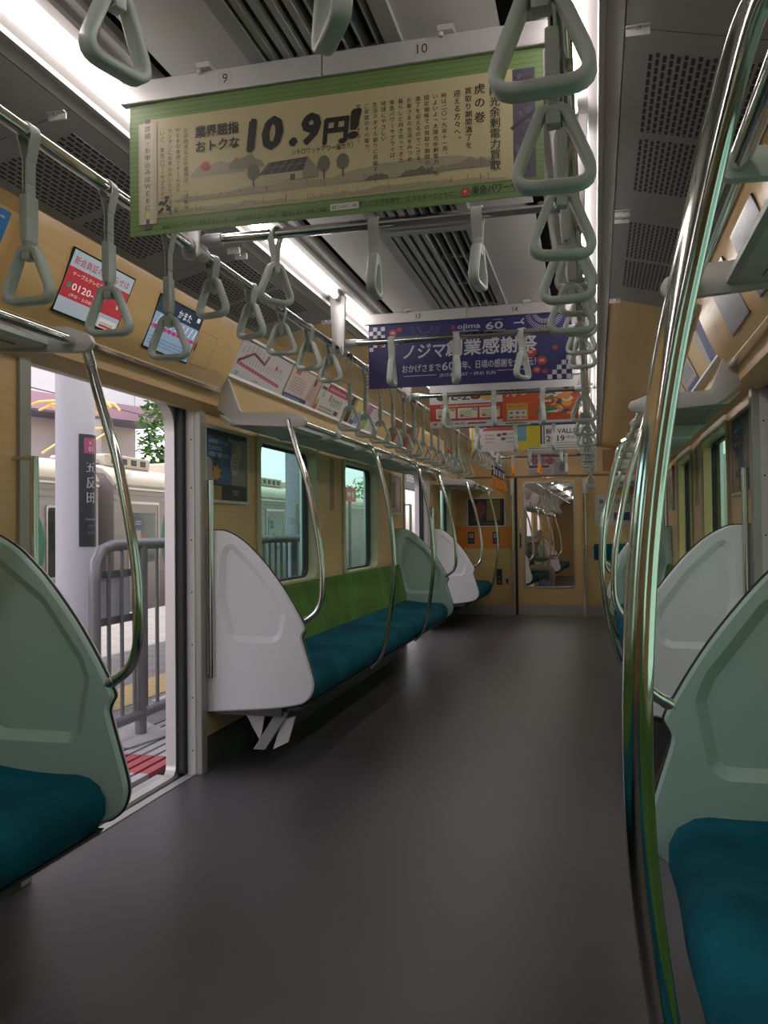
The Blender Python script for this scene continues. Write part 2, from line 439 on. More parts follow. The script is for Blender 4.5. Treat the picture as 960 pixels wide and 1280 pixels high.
# ceiling
m = MB().grid([-.415, .415], [Y0, YE], [(-.185, Y0 + .1, .185, 11.0)], lambda u, w, t: (u, w, t), 2.36, 2.375)
struct('ceiling', m, CEIL)
struct('ceiling_roof', MB().box((-1.42, Y0 - .05, 2.44), (1.42, YE + .1, 2.5)), DARK)
COVE = mat('grey white cove paint', (.42, .395, .39), .5)
for s in (-1, 1):
    def P(*q): return [(s * x, z) for x, z in q]
    m = MB().prism(P((.455, 2.362), (.462, 2.352), (.50, 2.348), (.505, 2.338), (.53, 2.335), (.53, 2.385), (.455, 2.385)), 'y', Y0, YE)
    struct('trim_light_inner_' + side(s), m, COVE)
    m = MB().box((s * .53, Y0, 2.35), (s * .612, YE, 2.385)); struct('trim_light_tray_' + side(s), m, COVE)
    m = MB().prism(P((.612, 2.385), (.612, 2.325), (.635, 2.318), (.638, 2.306), (.652, 2.306), (.655, 2.312), (.692, 2.302), (.70, 2.32), (.70, 2.385)), 'y', Y0, YE)
    struct('trim_light_outer_' + side(s), m, COVE)
    m = MB().box((s * .41, Y0, 2.40), (s * .47, YE, 2.41)); struct('trim_slot_' + side(s), m, DARK)

# fluorescent tubes between the hangers
HANG = [-4.5, -3.85, -2.3, -.75, .80, 2.37, 3.90, 5.42, 6.96, 8.5, 10.05, 11.5]
for s in (-1, 1):
    n = 0
    for a, b in zip(HANG[:-1], HANG[1:]):
        n += 1
        lb = '%s lit fluorescent tube in view along the %s side of the ceiling' % (ORD[n - 4], side(s)) if n > 3 else '%s lit fluorescent tube behind the camera, %s side of the ceiling' % (ORD[3 - n], side(s))
        t = thing('fluorescent_lamp', lb, 'lamp', (s * .57, (a + b) / 2, 2.318), 'ceiling tubes')
        MB().tube([(s * .57, a + .07, 2.318), (s * .57, b - .07, 2.318)], .014, 10).build('tube', TUBE, t, smooth=True)
        for y0, y1 in ((a + .035, a + .07), (b - .07, b - .035)):
            MB().tube([(s * .57, y0, 2.318), (s * .57, y1, 2.318)], .016, 10).box((s * .56, y0 + .005, 2.318), (s * .58, y1 - .005, 2.352)).build('lamp_holder', WHITE, t, smooth=True)

# charcoal fan panels over the doorway bay
def slant(s, y, d, off=0.):   # point on the outer ceiling slope
    L = math.hypot(.36, .09); ux, uz = .36 / L, -.09 / L
    return (s * (.695 + ux * d - uz * -off * 0), y, 2.302 + uz * d - off)
for s in (-1, 1):
    for k, (a, b) in enumerate(((-.3, .81), (.81, 1.92), (1.92, 3.03), (3.03, 4.2))):
        nm = ('outer ceiling panel nearest the camera', 'outer ceiling panel just before the doorway', 'outer ceiling panel over the start of the doorway', 'last outer ceiling panel, ending at the tan cove')[k]
        t = thing('ceiling_panel', 'charcoal slotted %s, %s side' % (nm, side(s)), 'ceiling panel', (s * .87, (a + b) / 2, 2.2), 'slotted ceiling panels')
        m = MB(); L = .371
        vs = [slant(s, a + .002, 0), slant(s, b - .002, 0), slant(s, b - .002, L), slant(s, a + .002, L)]
        m.add(vs + [(v[0], v[1], v[2] + .012) for v in vs], [(0, 1, 2, 3), (7, 6, 5, 4), (0, 4, 5, 1), (1, 5, 6, 2), (2, 6, 7, 3), (3, 7, 4, 0)])
        m.build('panel', DKPAN, t)
        for g0, g1 in ((.09, .49), (.535, .91)):
            q = [slant(s, a + g0, .055, .0012), slant(s, a + g1, .055, .0012), slant(s, a + g1, .335, .0012), slant(s, a + g0, .335, .0012)]
            MB().add(q + [(v[0], v[1], v[2] + .004) for v in q], [(0, 1, 2, 3), (7, 6, 5, 4), (0, 4, 5, 1), (1, 5, 6, 2), (2, 6, 7, 3), (3, 7, 4, 0)]).build('grille', PERF, t)
    for k, y in enumerate((1.02, 1.90, 3.0, 3.07, 4.16)):
        t = thing('panel_clip', 'small metal clip at the edge of the %s charcoal ceiling panels, %s from the camera' % (side(s), ORD[k]), 'clip', (s * .70, y, 2.29), 'panel clips')
        MB().box((s * .694, y - .012, 2.284), (s * .745, y + .002, 2.287)).box((s * .694, y - .002, 2.268), (s * .745, y + .002, 2.287)).build('bracket', ALU, t)
        MB().tube([(s * .722, y - .006, 2.284), (s * .722, y - .006, 2.279)], .005, 10).build('screw', STEEL, t, smooth=True)

# air conditioning grilles down the middle of the ceiling
SLAT = mat('grey grille slat', (.33, .34, .335), .45)
for k, (a, b) in enumerate(((-1.6, .0), (.02, 1.55), (1.57, 3.13), (3.16, 4.74), (4.76, 6.3), (6.32, 7.9), (7.92, 9.5), (9.52, 10.98))):
    t = thing('air_vent', 'long slatted grey air vent in the ceiling, %s from the camera' % ORD[k], 'air vent', (0, (a + b) / 2, 2.34), 'ceiling air vents')
    m = MB().ring([(-.19, a), (.19, a), (.19, b), (-.19, b)], [(-.15, a + .045), (.15, a + .045), (.15, b - .045), (-.15, b - .045)], 'z', 2.346, 2.362)
    m.build('frame', SLAT, t)
    for i in range(8):
        x = -.132 + i * .0377; w = .0135 if i < 4 else .004
        MB().prism([(x - w, 2.356), (x - w * .6, 2.348), (x + w * .6, 2.348), (x + w, 2.356), (x + w * .4 + .006, 2.385), (x - w * .4 + .006, 2.385)], 'y', a + .04, b - .04).build('slat', SLAT, t)
    m = MB()
    for j in range(1, 4):
        y = a + (b - a) * j / 4; MB().box((-.15, y - .012, 2.36), (.15, y + .012, 2.372)).build('cross_bar', SLAT, t)
    MB().box((-.185, a + .01, 2.40), (.185, b - .01, 2.41)).build('duct', DARK, t)

# ------------------------------------------------------------------ windows
nwin = 0
def window(s, a, b, x=WX, z=WZ):
    global nwin
    nwin += 1
    if s > 0 and b < 9: b += .05
    t = bpy.data.objects.new('window_%d' % nwin, None); COL.objects.link(t); t.location = (s * x, (a + b) / 2, z[0]); t['kind'] = 'structure'; ORG[t.name] = t.location.copy()
    o = rect_like((a - .035, z[0] - .035), (b + .035, z[1] + .035)); i = rrect((a + .03, z[0] + .03), (b - .03, z[1] - .03), .09)
    o2 = rrect((a - .03, z[0] - .03), (b + .03, z[1] + .03), .10)
    MB().ring(o2, i, 'x', s * (x - .012), s * (x + .062)).build('frame', FRAME, t, smooth=30)
    i2 = rrect((a + .045, z[0] + .045), (b - .045, z[1] - .045), .08)
    MB().ring(i, i2, 'x', s * (x + .057), s * (x + .08)).build('gasket', BLACK, t)
    # outer infill so no gap shows round the rounded corners
    MB().ring(rect_like((a - .06, z[0] - .06), (b + .06, z[1] + .06)), i, 'x', s * (x + .062), s * (x + .10)).build('outer_frame', BLACK, t)
    p = rrect((a + .04, z[0] + .04), (b - .04, z[1] - .04), .08)
    MB().add([(s * (x + .068), q[0], q[1]) for q in p], [tuple(range(len(p)))]).build('pane', GLASS, t)
    return t
for s in (-1, 1):
    for b in BAYS:
        for w in win_spans(b[0] + OFF[s]): window(s, *w)
    window(s, 10.55, 11.45)

# ------------------------------------------------------------------ doorways
ndoor = 0
def doorway(s, d, opened):
    global ndoor
    ndoor += 1
    a, b = sh2(d, s)
    t = bpy.data.objects.new('door_%d' % ndoor, None); COL.objects.link(t); t.location = (s * 1.34, (a + b) / 2, 0); t['kind'] = 'structure'; ORG[t.name] = t.location.copy()
    def S(x): return s * x
    MB().box((S(1.322), a - .02, -.01), (S(1.365), b + .02, .004)).build('sill', ALU, t)
    MB().box((S(1.365), a, -.03), (S(1.40), b, -.012)).build('track', BLACK, t)
    MB().box((S(1.40), a + .03, -.03), (S(1.52), b - .03, -.004)).build('outer_sill', ALU, t)
    if opened:
        for k in range(3):
            y = a + .1 + k * .42
            MB().box((S(1.445), y, -.006), (S(1.465), y + .30, -.002)).build('sill_stripe', mat('yellow sill paint', (.85, .48, .05), .5), t)
    HOLE = mat('dark screw hole', (.02, .02, .02), .6)
    for y, dr in ((a, -1), (b, 1)):
        MB().box((S(1.285), y - dr * .006, 0), (S(1.345), y + dr * .055, 1.90), .004).build('post', mat('grey post paint', (.34, .33, .29), .35, .25), t)
        MB().box((S(1.318), y - dr * .010, 0), (S(1.362), y - dr * .004, 1.895)).build('jamb_strip', WHITE, t)
        m = MB()
        for z in (.12, .38, .64, .90, 1.16, 1.42, 1.66, 1.82):
            m.tube([(S(1.333), y - dr * .0095, z), (S(1.333), y - dr * .012, z)], .004, 8)
        m.build('screw', HOLE, t)
    MB().box((S(1.19), a - .29, 1.892), (S(1.42), b + .04, 1.905)).build('soffit', mat('rippled steel soffit', (.66, .60, .55), .10, 1, bump=.35, bscale=14), t)
    MB().box((S(1.362), a - .02, 1.868), (S(1.41), b + .02, 1.892)).build('head_seal', BLACK, t)
    # outer body opening with round corners
    i = rrect((a + .05, .005), (b - .05, 1.835), [.05, .05, .14, .14]); n = len(i) // 4
    o = rect_like((a - .1, -.03), (b + .1, 1.95))
    MB().ring(o, i, 'x', S(1.405), S(1.458)).build('outer_frame', mat('outer steel reveal', (.70, .66, .66), .35, .6), t, smooth=30)
    if opened:
        for y, dr in ((a, -1), (b, 1)):
            MB().box((S(1.366), y - dr * .03, .01), (S(1.40), y + dr * .30, 1.86)).build('leaf', STEEL, t)
            MB().box((S(1.363), y - dr * .038, .01), (S(1.403), y - dr * .008, 1.86), .006).build('edge_rubber', BLACK, t)
    else:
        mid = (a + b) / 2
        for y0, y1 in ((a, mid - .004), (mid + .004, b)):
            ii = rrect((y0 + .12, .78), (y1 - .12, 1.72), .07); oo = rect_like((y0, .01), (y1, 1.88))
            MB().ring(oo, ii, 'x', S(1.366), S(1.40)).build('leaf', BRUSH, t)
            MB().add([(S(1.385), q[0], q[1]) for q in ii], [tuple(range(len(ii)))]).build('pane', GLASS, t)
        MB().box((S(1.362), mid - .014, .01), (S(1.402), mid + .014, 1.88)).build('edge_rubber', BLACK, t)
    # upright handrails on the wall beside the doorway
    for y, w in ((a - .075, 'before'), (b + .06, 'beyond')):
        nm = {D0: 'behind the camera', D1: 'in the foreground', D2: 'at the far end of the car'}[d]
        h = thing('handrail', 'upright polished handrail %s the %s doorway %s' % (w, side(s), nm), 'handrail', (S(1.25), y, .46), 'door handrails')
        rx_ = 1.215 if w == 'before' else 1.262
        MB().tube([(S(rx_), y, .47), (S(rx_), y, 1.46)], .0145, 14).build('rail', CHROME, h, smooth=True)
        for z in (.475, 1.455):
            MB().tube([(S(rx_), y, z), (S(1.305), y, z)], .007, 10).build('bracket', STEEL, h, smooth=True)
    return t
doorway(-1, D0, False); doorway(-1, D1, True); doorway(-1, D2, True)
doorway(1, D0, False); doorway(1, D1, False); doorway(1, D2, False)

# header boxes over the doorways with display screens
def header(s, d, desc):
    a, b = d[0] - .29 + OFF[s], d[1] + .03 + OFF[s]
    poly = [(s * x, z) for x, z in ((1.19, 1.906), (1.19, 1.912), (1.15, 1.97), (1.112, 2.05), (1.082, 2.13), (1.062, 2.195), (1.058, 2.22), (1.29, 2.22), (1.29, 1.906))]
    t = thing('door_header', 'tan laminate header box over the %s' % desc, 'header box', (s * 1.2, (a + b) / 2, 1.906), 'door headers')
    MB().prism(poly, 'y', a, b).build('cover', mat('glossy tan cover', (.60, .40, .18), .2, noise=.04, nscale=(3, 1.5, 60)), t, smooth=30)
    U = (0, 1, 0) if s < 0 else (0, -1, 0); V = (s * -.13, 0, .29)
    y0 = d[0] + .925 if s < 0 else d[0] + 1.09 + OFF[s]
    Vn = Vector(V).normalized(); O = Vector((s * 1.19, y0, 1.912)) + Vector(U).cross(Vn).normalized() * .0165
    sh = Sheet(O, U, V, .16, .3);
    sh.line([(0, .06), (.165, .06), (.165, .215), (0, .215), (0, .06)], .0018, '#4a3820'); sh.rect(-.008, .12, .002, .155, '#1a140c')
    sh.finish(t, 'hatch_outline')
    return t
DESC = {(-1, 0): 'open left doorway in the foreground', (-1, 1): 'open left doorway at the far end', (1, 0): 'closed right doorway in the foreground', (1, 1): 'closed right doorway at the far end'}
for s in (-1, 1):
    for k, d in enumerate((D1, D2)): header(s, d, DESC[(s, k)])
def screen(s, y0, w, kind, label):
    """flat display on the slanted header face; v from .06 to .275 up the slope"""
    Vn = Vector((s * -.13, 0, .29)).normalized(); U = Vector((0, 1, 0)) if s < 0 else Vector((0, -1, 0))
    N = U.cross(Vn).normalized()
    O = Vector((s * 1.19, y0 if s < 0 else y0 + w, 1.912)) + Vn * .058 + N * .012
    h = .215; t = thing('display_screen', label, 'screen', tuple(O + U * w / 2), 'display screens over the doorways')
    q = [O + U * u + Vn * v + N * k for k in (-.004, .003) for u, v in ((-.006, -.006), (w + .006, -.006), (w + .006, h + .006), (-.006, h + .006))]
    MB().add(q, [(0, 3, 2, 1), (4, 5, 6, 7), (0, 1, 5, 4), (1, 2, 6, 5), (2, 3, 7, 6), (3, 0, 4, 7)]).build('bezel', SCREENB, t)
    sh = Sheet(O + N * .0032, U, Vn, w, h)
    if kind == 'ad':
        sh.rect(0, 0, w, h, '#a9b4bd'); sh.layer(); sh.rect(0, .052, w, .158, '#b23440'); sh.rect(w * .68, .0, w * .97, .036, '#d8d4d0'); sh.layer()
        sh.text('新会員証のお知らせは', .016, .172, .03, '#a83a4a', .012, width=w * .9)
        sh.text('ケーブルテレビ品川 お客様', .03, .132, .017, '#e8d6d2', .0, width=w * .75)
        sh.disc(.032, .097, .011, '#2c8a70', ry=.009); sh.text('0120-55', .05, .085, .034, '#f2e6e2', .012, width=w * .48); sh.text('0', w * .87, .085, .034, '#f2e6e2', .012)
        sh.text('(平日・土日祝日', .05, .062, .013, '#ecd8d4', 0, width=w * .4)
        sh.rect(w * .70, .004, w * .95, .012, '#c04030'); small_lines(sh, w * .70, w * .94, .018, 2, .007, .004, '#60646a')
    elif kind == 'map':
        sh.rect(0, 0, w, h, '#8fa3bb'); sh.layer(); sh.rect(0, .15, w, h, '#2c3347'); sh.rect(0, .085, w, .098, '#b4587e'); sh.layer()
        sh.text('かまた', w * .45, .165, .04, '#e8e8ee', .01); sh.rect(w * .88, .18, w * .95, .20, '#cfd3dd')
        for i in range(9):
            u = .03 + i * (w - .06) / 8; sh.rect(u - .008, .083, u + .008, .1, '#a8346c'); sh.line([(u, .102), (u + .018, .143)], .006, '#e9edf4')
        small_lines(sh, .02, w - .02, .045, 3, .014, .008, '#6f84a0')
    else:
        sh.rect(0, 0, w, h, '#50545c')
    sh.finish(t, 'screen_image', .2, emit=.55)
screen(-1, 2.49, .375, 'ad', 'display screen showing a red notice over the open left doorway')
screen(-1, 3.075, .375, 'map', 'display screen showing a pale blue stop diagram over the left doorway')
screen(1, 2.62, .375, 'off', 'dark glossy display screen over the closed right doorway, nearer one')
screen(1, 3.205, .375, 'off', 'dark glossy display screen over the closed right doorway, farther one')

# ------------------------------------------------------------------ seat-end partitions
PROF = [(1.297, 1.205), (1.215, 1.206), (1.163, 1.190), (1.098, 1.152), (1.045, 1.105), (.991, 1.05), (.907, .945), (.845, .852), (.795, .765), (.774, .722),
        (.780, .703), (.789, .685), (.789, .660), (.765, .58), (.738, .49), (.730, .44), (.744, .392), (.775, .362), (.815, .346), (.96, .322), (1.297, .294)]
EMB = [(1.185, 1.14), (1.215, 1.09), (1.228, .88), (1.17, .668), (1.13, .648), (.935, .648), (.895, .672), (.868, .785), (.888, .84), (1.013, 1.008), (1.145, 1.137)]
def inset(poly, d):
    out = []; N = len(poly)
    cx = sum(p[0] for p in poly) / N; cz = sum(p[1] for p in poly) / N
    ar = sum(poly[i][0] * poly[(i + 1) % N][1] - poly[(i + 1) % N][0] * poly[i][1] for i in range(N))
    for i in range(N):
        a = Vector(poly[i - 1]); p = Vector(poly[i]); b = Vector(poly[(i + 1) % N])
        t = ((p - a).normalized() + (b - p).normalized()).normalized()
        n = Vector((-t.y, t.x)) * (1 if ar > 0 else -1)
        out.append((p.x + n.x * d, p.y + n.y * d))
    return out
def fill2(outer, inner, P):
    """flat face between two loops"""
    bm = bmesh.new()
    es = []
    for L in (outer, inner):
        vs = [bm.verts.new(P(p)) for p in L]
        es += [bm.edges.new((vs[i], vs[(i + 1) % len(vs)])) for i in range(len(vs))]
    bmesh.ops.triangle_fill(bm, use_beauty=True, use_dissolve=False, edges=es)
    return bm
def half_panel(s, y, dr, emb, material, name, parent, depth=.016):
    """one moulded skin of a partition; dr = which way it faces along the car"""
    yo = y + dr * .022
    O0 = [(v.x, v.y) for v in catmull([Vector((p[0], p[1])) for p in PROF], 3, False)][:-1] + [PROF[-1]]
    O1 = inset(O0, .007)
    E0 = fillet(emb, .05, 4); E1 = inset(E0, .03)
    m = MB()
    def ringf(A, ya, B, yb):
        n = len(A); m.add([(s * p[0], ya, p[1]) for p in A] + [(s * p[0], yb, p[1]) for p in B], [(i, (i + 1) % n, n + (i + 1) % n, n + i) for i in range(n)])
    ringf(O0, y, O0, yo - dr * .006); ringf(O0, yo - dr * .006, O1, yo)
    m.bm(fill2(O1, E0, lambda p: (s * p[0], yo, p[1])))
    ringf(E0, yo, E1, yo - dr * depth)
    bq = bmesh.new(); vq = [bq.verts.new((s * p[0], yo - dr * depth, p[1])) for p in E1]
    bmesh.ops.triangle_fill(bq, use_beauty=True, use_dissolve=False, edges=[bq.edges.new((vq[i], vq[(i + 1) % len(vq)])) for i in range(len(vq))])
    m.bm(bq)
    # stitch the loops
    bm = bmesh.new(); V = [bm.verts.new(v) for v in m.v]
    for f in m.f:
        try: bm.faces.new([V[i] for i in f])
        except ValueError: pass
    bmesh.ops.remove_doubles(bm, verts=bm.verts[:], dist=1e-5)
    mm = MB().bm(bm)
    return mm.build(name, material, parent, smooth=28)
EMB2 = [(1.20, 1.13), (1.255, 1.06), (1.27, .86), (1.20, .60), (1.16, .575), (.915, .575), (.875, .60), (.845, .77), (.87, .835), (1.0, 1.01), (1.16, 1.13)]
def partition(s, y, seat_dir, label, group='seat-end partitions'):
    t = thing('seat_partition', label, 'partition', (s * 1.0, y, .294), group)
    half_panel(s, y, -seat_dir, EMB, PARTW, 'door_side_panel', t)
    half_panel(s, y, seat_dir, EMB2, PARTG, 'seat_side_panel', t, .02)
    e = [(v.x, v.y) for v in catmull([Vector((p[0], p[1])) for p in PROF], 3, False)]
    MB().tube([(s * p[0], y, p[1]) for p in e], .0055, 6).build('edge_trim', BLACK, t, smooth=True)
    # bracket below
    MB().box((s * .90, y - .012, .285), (s * 1.29, y + .012, .335)).build('lower_rail', KICK, t)
    return t
# ------------------------------------------------------------------ benches
def bench(s, Ya, Yb, n, label, group='long benches'):
    t = thing('bench_seat', label, 'bench', (s * 1.0, (Ya + Yb) / 2, .29), group)
    ya, yb = Ya + .02, Yb - .02
    sec = [(1.24, .52), (1.16, .517), (1.08, .508), (1.0, .501), (.93, .50), (.87, .502), (.825, .494), (.79, .468), (.772, .43), (.772, .38), (.79, .345), (.83, .333), (1.0, .333), (1.24, .34)]
    w = (yb - ya) / n; secs = []
    ks = n * 22
    for k in range(ks + 1):
        y = ya + (yb - ya) * k / ks; ph = (y - ya) / w * 2 * PI
        sc = (1 - math.cos(ph)) / 2         # 0 at seams, 1 mid seat
        endt = min(1, min(y - ya, yb - y) / .07); e = math.sqrt(max(0, 1 - (1 - endt) ** 2))
        S_ = []
        for i, (x, z) in enumerate(sec):
            dz = dx = 0
            if 1 <= i <= 8: dz = -.02 * (sc ** .5) * (1 if 2 <= i <= 6 else .5)
            if i in (6, 7, 8, 9): dx = .006 * sc
            cz = .42
            S_.append((s * (x + dx + (1 - e) * (.04 if 6 <= i <= 10 else 0)), y, cz + (z + dz - cz) * (.62 + .38 * e)))
        secs.append(S_)
    MB().loft(secs).build('seat_cushion', TEAL, t, smooth=50)
    sec = [(1.295, .845), (1.275, .862), (1.25, .855), (1.235, .82), (1.218, .74), (1.195, .64), (1.18, .56), (1.175, .48), (1.295, .47)]
    secs = []
    for k in range(ks + 1):
        y = ya + (yb - ya) * k / ks; ph = (y - ya) / w * 2 * PI; sc = ((1 - math.cos(ph)) / 2) ** .5
        endt = min(1, min(y - ya, yb - y) / .05); e = math.sqrt(max(0, 1 - (1 - endt) ** 2))
        secs.append([(s * (1.295 + (x - 1.295) * (.8 + .2 * e) + (.018 * sc if 2 <= i <= 7 else 0)), y, z) for i, (x, z) in enumerate(sec)])
    MB().loft(secs).build('seat_back', GREEN, t, smooth=50)
    # frame, under-seat beam and brackets
    MB().prism([(s * x, z) for x, z in ((.80, .333), (.815, .315), (.90, .30), (1.29, .28), (1.29, .335))], 'y', ya, yb).build('seat_frame', KICK, t)
    nb = max(2, n // 2)
    for k in range(nb):
        y = ya + .55 + (yb - ya - 1.1) * k / (nb - 1)
        MB().prism([(s * x, z) for x, z in ((.90, .30), (.95, .235), (1.29, .10), (1.29, .28))], 'y', y - .012, y + .012).build('support_bracket', KICK, t)
    return t
UND = mat('under-seat heater case', (.06, .06, .058), .55)
def heater(s, Ya, Yb, label):
    o = MB().prism([(s * x, z) for x, z in ((1.285, .0), (1.20, .0), (1.21, .08), (1.285, .09))], 'y', Ya + .5, Yb - .5, .01).build('heater_case', UND)
    tag(o, label, 'heater')
# ------------------------------------------------------------------ grab poles
ARM = [(.862, 1.745), (.82, 1.60), (.765, 1.43), (.725, 1.24), (.70, 1.08), (.694, .94), (.700, .86), (.722, .805), (.755, .775), (.785, .757)]
MID = [(.826, 1.748), (.80, 1.735), (.769, 1.70), (.737, 1.59), (.706, 1.46), (.686, 1.365), (.667, 1.245), (.656, 1.13), (.6505, 1.0), (.653, .88), (.664, .77), (.68, .66), (.70, .55), (.725, .45), (.755, .372), (.80, .325)]
def pole(s, y, kind, label, group='grab poles'):
    t = thing('grab_pole', label, 'grab pole', (s * .78, y, .33 if kind == 'mid' else .75), group)
    pts = [(s * p[0], y, p[1]) for p in (MID if kind == 'mid' else ARM)]
    MB().tube(pts, .0152, 20, smooth=6).build('tube', CHROME, t, smooth=True)
    q = pts[0]; d = (Vector(pts[1]) - Vector(q)).normalized()
    MB().tube([Vector(q) - d * .012, Vector(q) + d * .05], .0172, 18).build('upper_socket', CHROME, t, smooth=True)
    q = Vector(pts[-1]); d = (q - Vector(pts[-2])).normalized()
    MB().tube([q - d * .012, q + d * .02], .0172, 16).build('lower_socket', STEEL, t, smooth=True)
    q = Vector(pts[0]).lerp(Vector(pts[1]), .55 if kind != 'mid' else .8); MB().tube([q + Vector((-s * .0, -.012, 0)), q + Vector((0, -.0172, 0))], .0045, 10).build('screw', STEEL, t, smooth=True)
    return t
# ------------------------------------------------------------------ luggage racks
PLATE = [(1.235, 1.985), (1.185, 1.985), (1.115, 1.802), (.845, 1.792), (.775, 1.765), (.762, 1.742), (.778, 1.718), (.82, 1.716), (1.14, 1.738), (1.285, 1.86), (1.285, 1.90)]
def rack(s, Ya, Yb, label):
    t = thing('luggage_rack', label, 'luggage rack', (s * 1.0, (Ya + Yb) / 2, 1.72), 'luggage racks')
    def P(q): return [(s * x, z) for x, z in q]
    MB().prism(P([(.905, 1.757), (.905, 1.742), (.92, 1.736), (1.19, 1.742), (1.24, 1.79), (1.24, 1.80), (1.18, 1.755), (.92, 1.750)]), 'y', Ya + .03, Yb - .03).build('tray', RACKG, t)
    n = int(round((Yb - Ya) / .66)); L = (Yb - Ya - .06) / n
    for k in range(n):   # perforated fields between the ribs
        a, b = Ya + .03 + k * L + .06, Ya + .03 + (k + 1) * L - .06
        MB().box((s * .97, a, 1.7345), (s * 1.15, b, 1.738)).build('perforated_field', RACKP, t)
    for y in (Ya + .02, Yb - .02):
        MB().prism(P(fillet(PLATE, [.02, .02, .03, .03, .02, .02, .02, .02, .05, .02, .02], 3)), 'y', y - .011, y + .011, .003).build('end_bracket', RACKW, t, smooth=30)
    for k in range(1, n):
        y = Ya + .03 + k * L
        MB().prism(P([(.815, 1.775), (.795, 1.75), (.815, 1.725), (.90, 1.722), (1.17, 1.730), (1.235, 1.79), (1.235, 1.80), (1.18, 1.765), (.90, 1.77)]), 'y', y - .012, y + .012, .003).build('rib', RACKG, t, smooth=30)
        MB().prism(P([(1.19, 1.78), (1.12, 1.755), (1.185, 1.90), (1.225, 1.90)]), 'y', y - .004, y + .004).build('gusset', RACKW, t)
    MB().tube([(s * .832, Ya + .02, 1.75), (s * .832, Yb - .02, 1.75)], .0165, 16).build('front_bar', CHROME, t, smooth=True)
    return t
for s in (-1, 1):
    S_ = side(s); o_ = OFF[s]; NB_ = 2.25
    partition(s, NB_, -1, 'moulded seat-end partition before the %s doorway, nearest the camera on the %s' % (S_, S_))
    partition(s, 3.95 + o_, 1, 'moulded seat-end partition just beyond the foreground doorway on the %s, white side showing' % S_)
    partition(s, 8.12 + o_, -1, 'moulded partition at the far end of the long %s bench' % S_)
    partition(s, 9.98 + o_, 1, 'white moulded partition in the far corner beyond the last %s doorway' % S_)
    bench(s, -1.92 + o_, NB_, 8, 'teal bench with green back in the %s foreground, cut by the picture edge' % S_)
    bench(s, 3.95 + o_, 8.12 + o_, 8, 'long teal bench with green back along the middle of the %s wall' % S_)
    rack(s, -1.86, 2.15 if s < 0 else 2.04, 'metal luggage rack over the near %s bench, before the doorway' % S_)
    rack(s, 3.95, 8.12, 'metal luggage rack over the long middle bench on the %s' % S_)
    rack(s, 9.98, 11.83, 'short metal luggage rack in the far %s corner by the end wall' % S_)
    heater(s, -1.92 + o_, NB_, 'dark heater case under the near %s bench' % S_); heater(s, 3.95 + o_, 8.12 + o_, 'dark heater case under the long %s bench' % S_)
    for a, b, n in ((-1.92 + o_, NB_, 'near'), (3.95 + o_, 8.12 + o_, 'long middle')):
        for k in (0, 1, 2, 3):
            y = (2.25 if k else b) - 1.37 * k if n == 'near' else a + 1.37 * k
            if k == 0 or (k == 3): kk = 'arm'
            else: kk = 'mid'
            if k == 3: y = a if n == 'near' else b
            if n == 'near' and k == 3: continue
            if kk == 'arm': y += (-.005 if n == 'near' else -.02) if abs(y - b) < .01 else .02
            lb = {0: 'curved grab pole on the doorway partition of the %s %s bench', 1: 'long curved grab pole, first from the doorway, %s %s bench',
                  2: 'long curved grab pole, second from the doorway, %s %s bench', 3: 'curved grab pole at the far end of the %s %s bench'}[k] % ((n, S_))
            pole(s, y, kk, lb)
    pole(s, 10.0 + o_, 'arm', 'curved grab pole on the white partition in the far %s corner' % S_)
bench(-1, 9.98, 11.72, 3, 'short teal corner bench at the far left end of the car', 'short corner benches')
pole(-1, 11.3, 'mid', 'long curved grab pole of the corner bench at the far left')
# white paper tag strut under the partition by the door
t = thing('seat_strut', 'slanted grey strut with pale gusset plates under the white left partition', 'strut', (-1.0, 4.03, .1))
MB().prism([(-1.08, .10), (-1.02, .10), (-.89, .29), (-.95, .30)], 'y', 4.01, 4.03).build('bar', mat('grey bracket paint', (.3, .3, .31), .45), t)
MB().prism([(-1.13, .275), (-1.03, .10), (-1.06, .095), (-1.02, .29)], 'y', 4.03, 4.045).build('gusset', WHITE, t)
MB().prism([(-.98, .10), (-.90, .14), (-.86, .27), (-.93, .25)], 'y', 4.025, 4.04).build('gusset', WHITE, t)

# ------------------------------------------------------------------ strap rails, hangers, cross bars
RX, RZ = .57, 2.07
for s in (-1, 1):
    t = thing('strap_rail', 'long polished rail for straps along the %s side under the ceiling lamps' % side(s), 'rail', (s * RX, 5, RZ), 'strap rails')
    MB().tube([(s * RX, -1.0, RZ), (s * RX, 11.8, RZ)], .0165, 16).build('pipe', CHROME, t, smooth=True)
    for y in HANG[1:-1]:
        p = fillet([(s * (RX - .04), 2.325), (s * (RX + .04), 2.325), (s * (RX + .027), 2.03), (s * (RX - .027), 2.03)], [0, 0, .025, .025], 5)
        MB().prism(p, 'y', y - .03, y - .012, .003).build('hanger', ALU, t, smooth=30)
        MB().tube([(s * RX, y - .05, RZ), (s * RX, y + .07, RZ)], .0205, 14).build('collar', ALU, t, smooth=True)
CY = [1.13, 2.42, 3.95, 5.47, 7.0, 8.55, 10.1]
CN = ['nearest the camera', 'behind the green poster', 'before the navy poster', 'before the red poster', 'before the yellow poster', 'over the far doorway', 'last before the end wall']
CZ = [2.11, 2.11, 2.11, 2.08, 2.055, 2.05, 2.05]
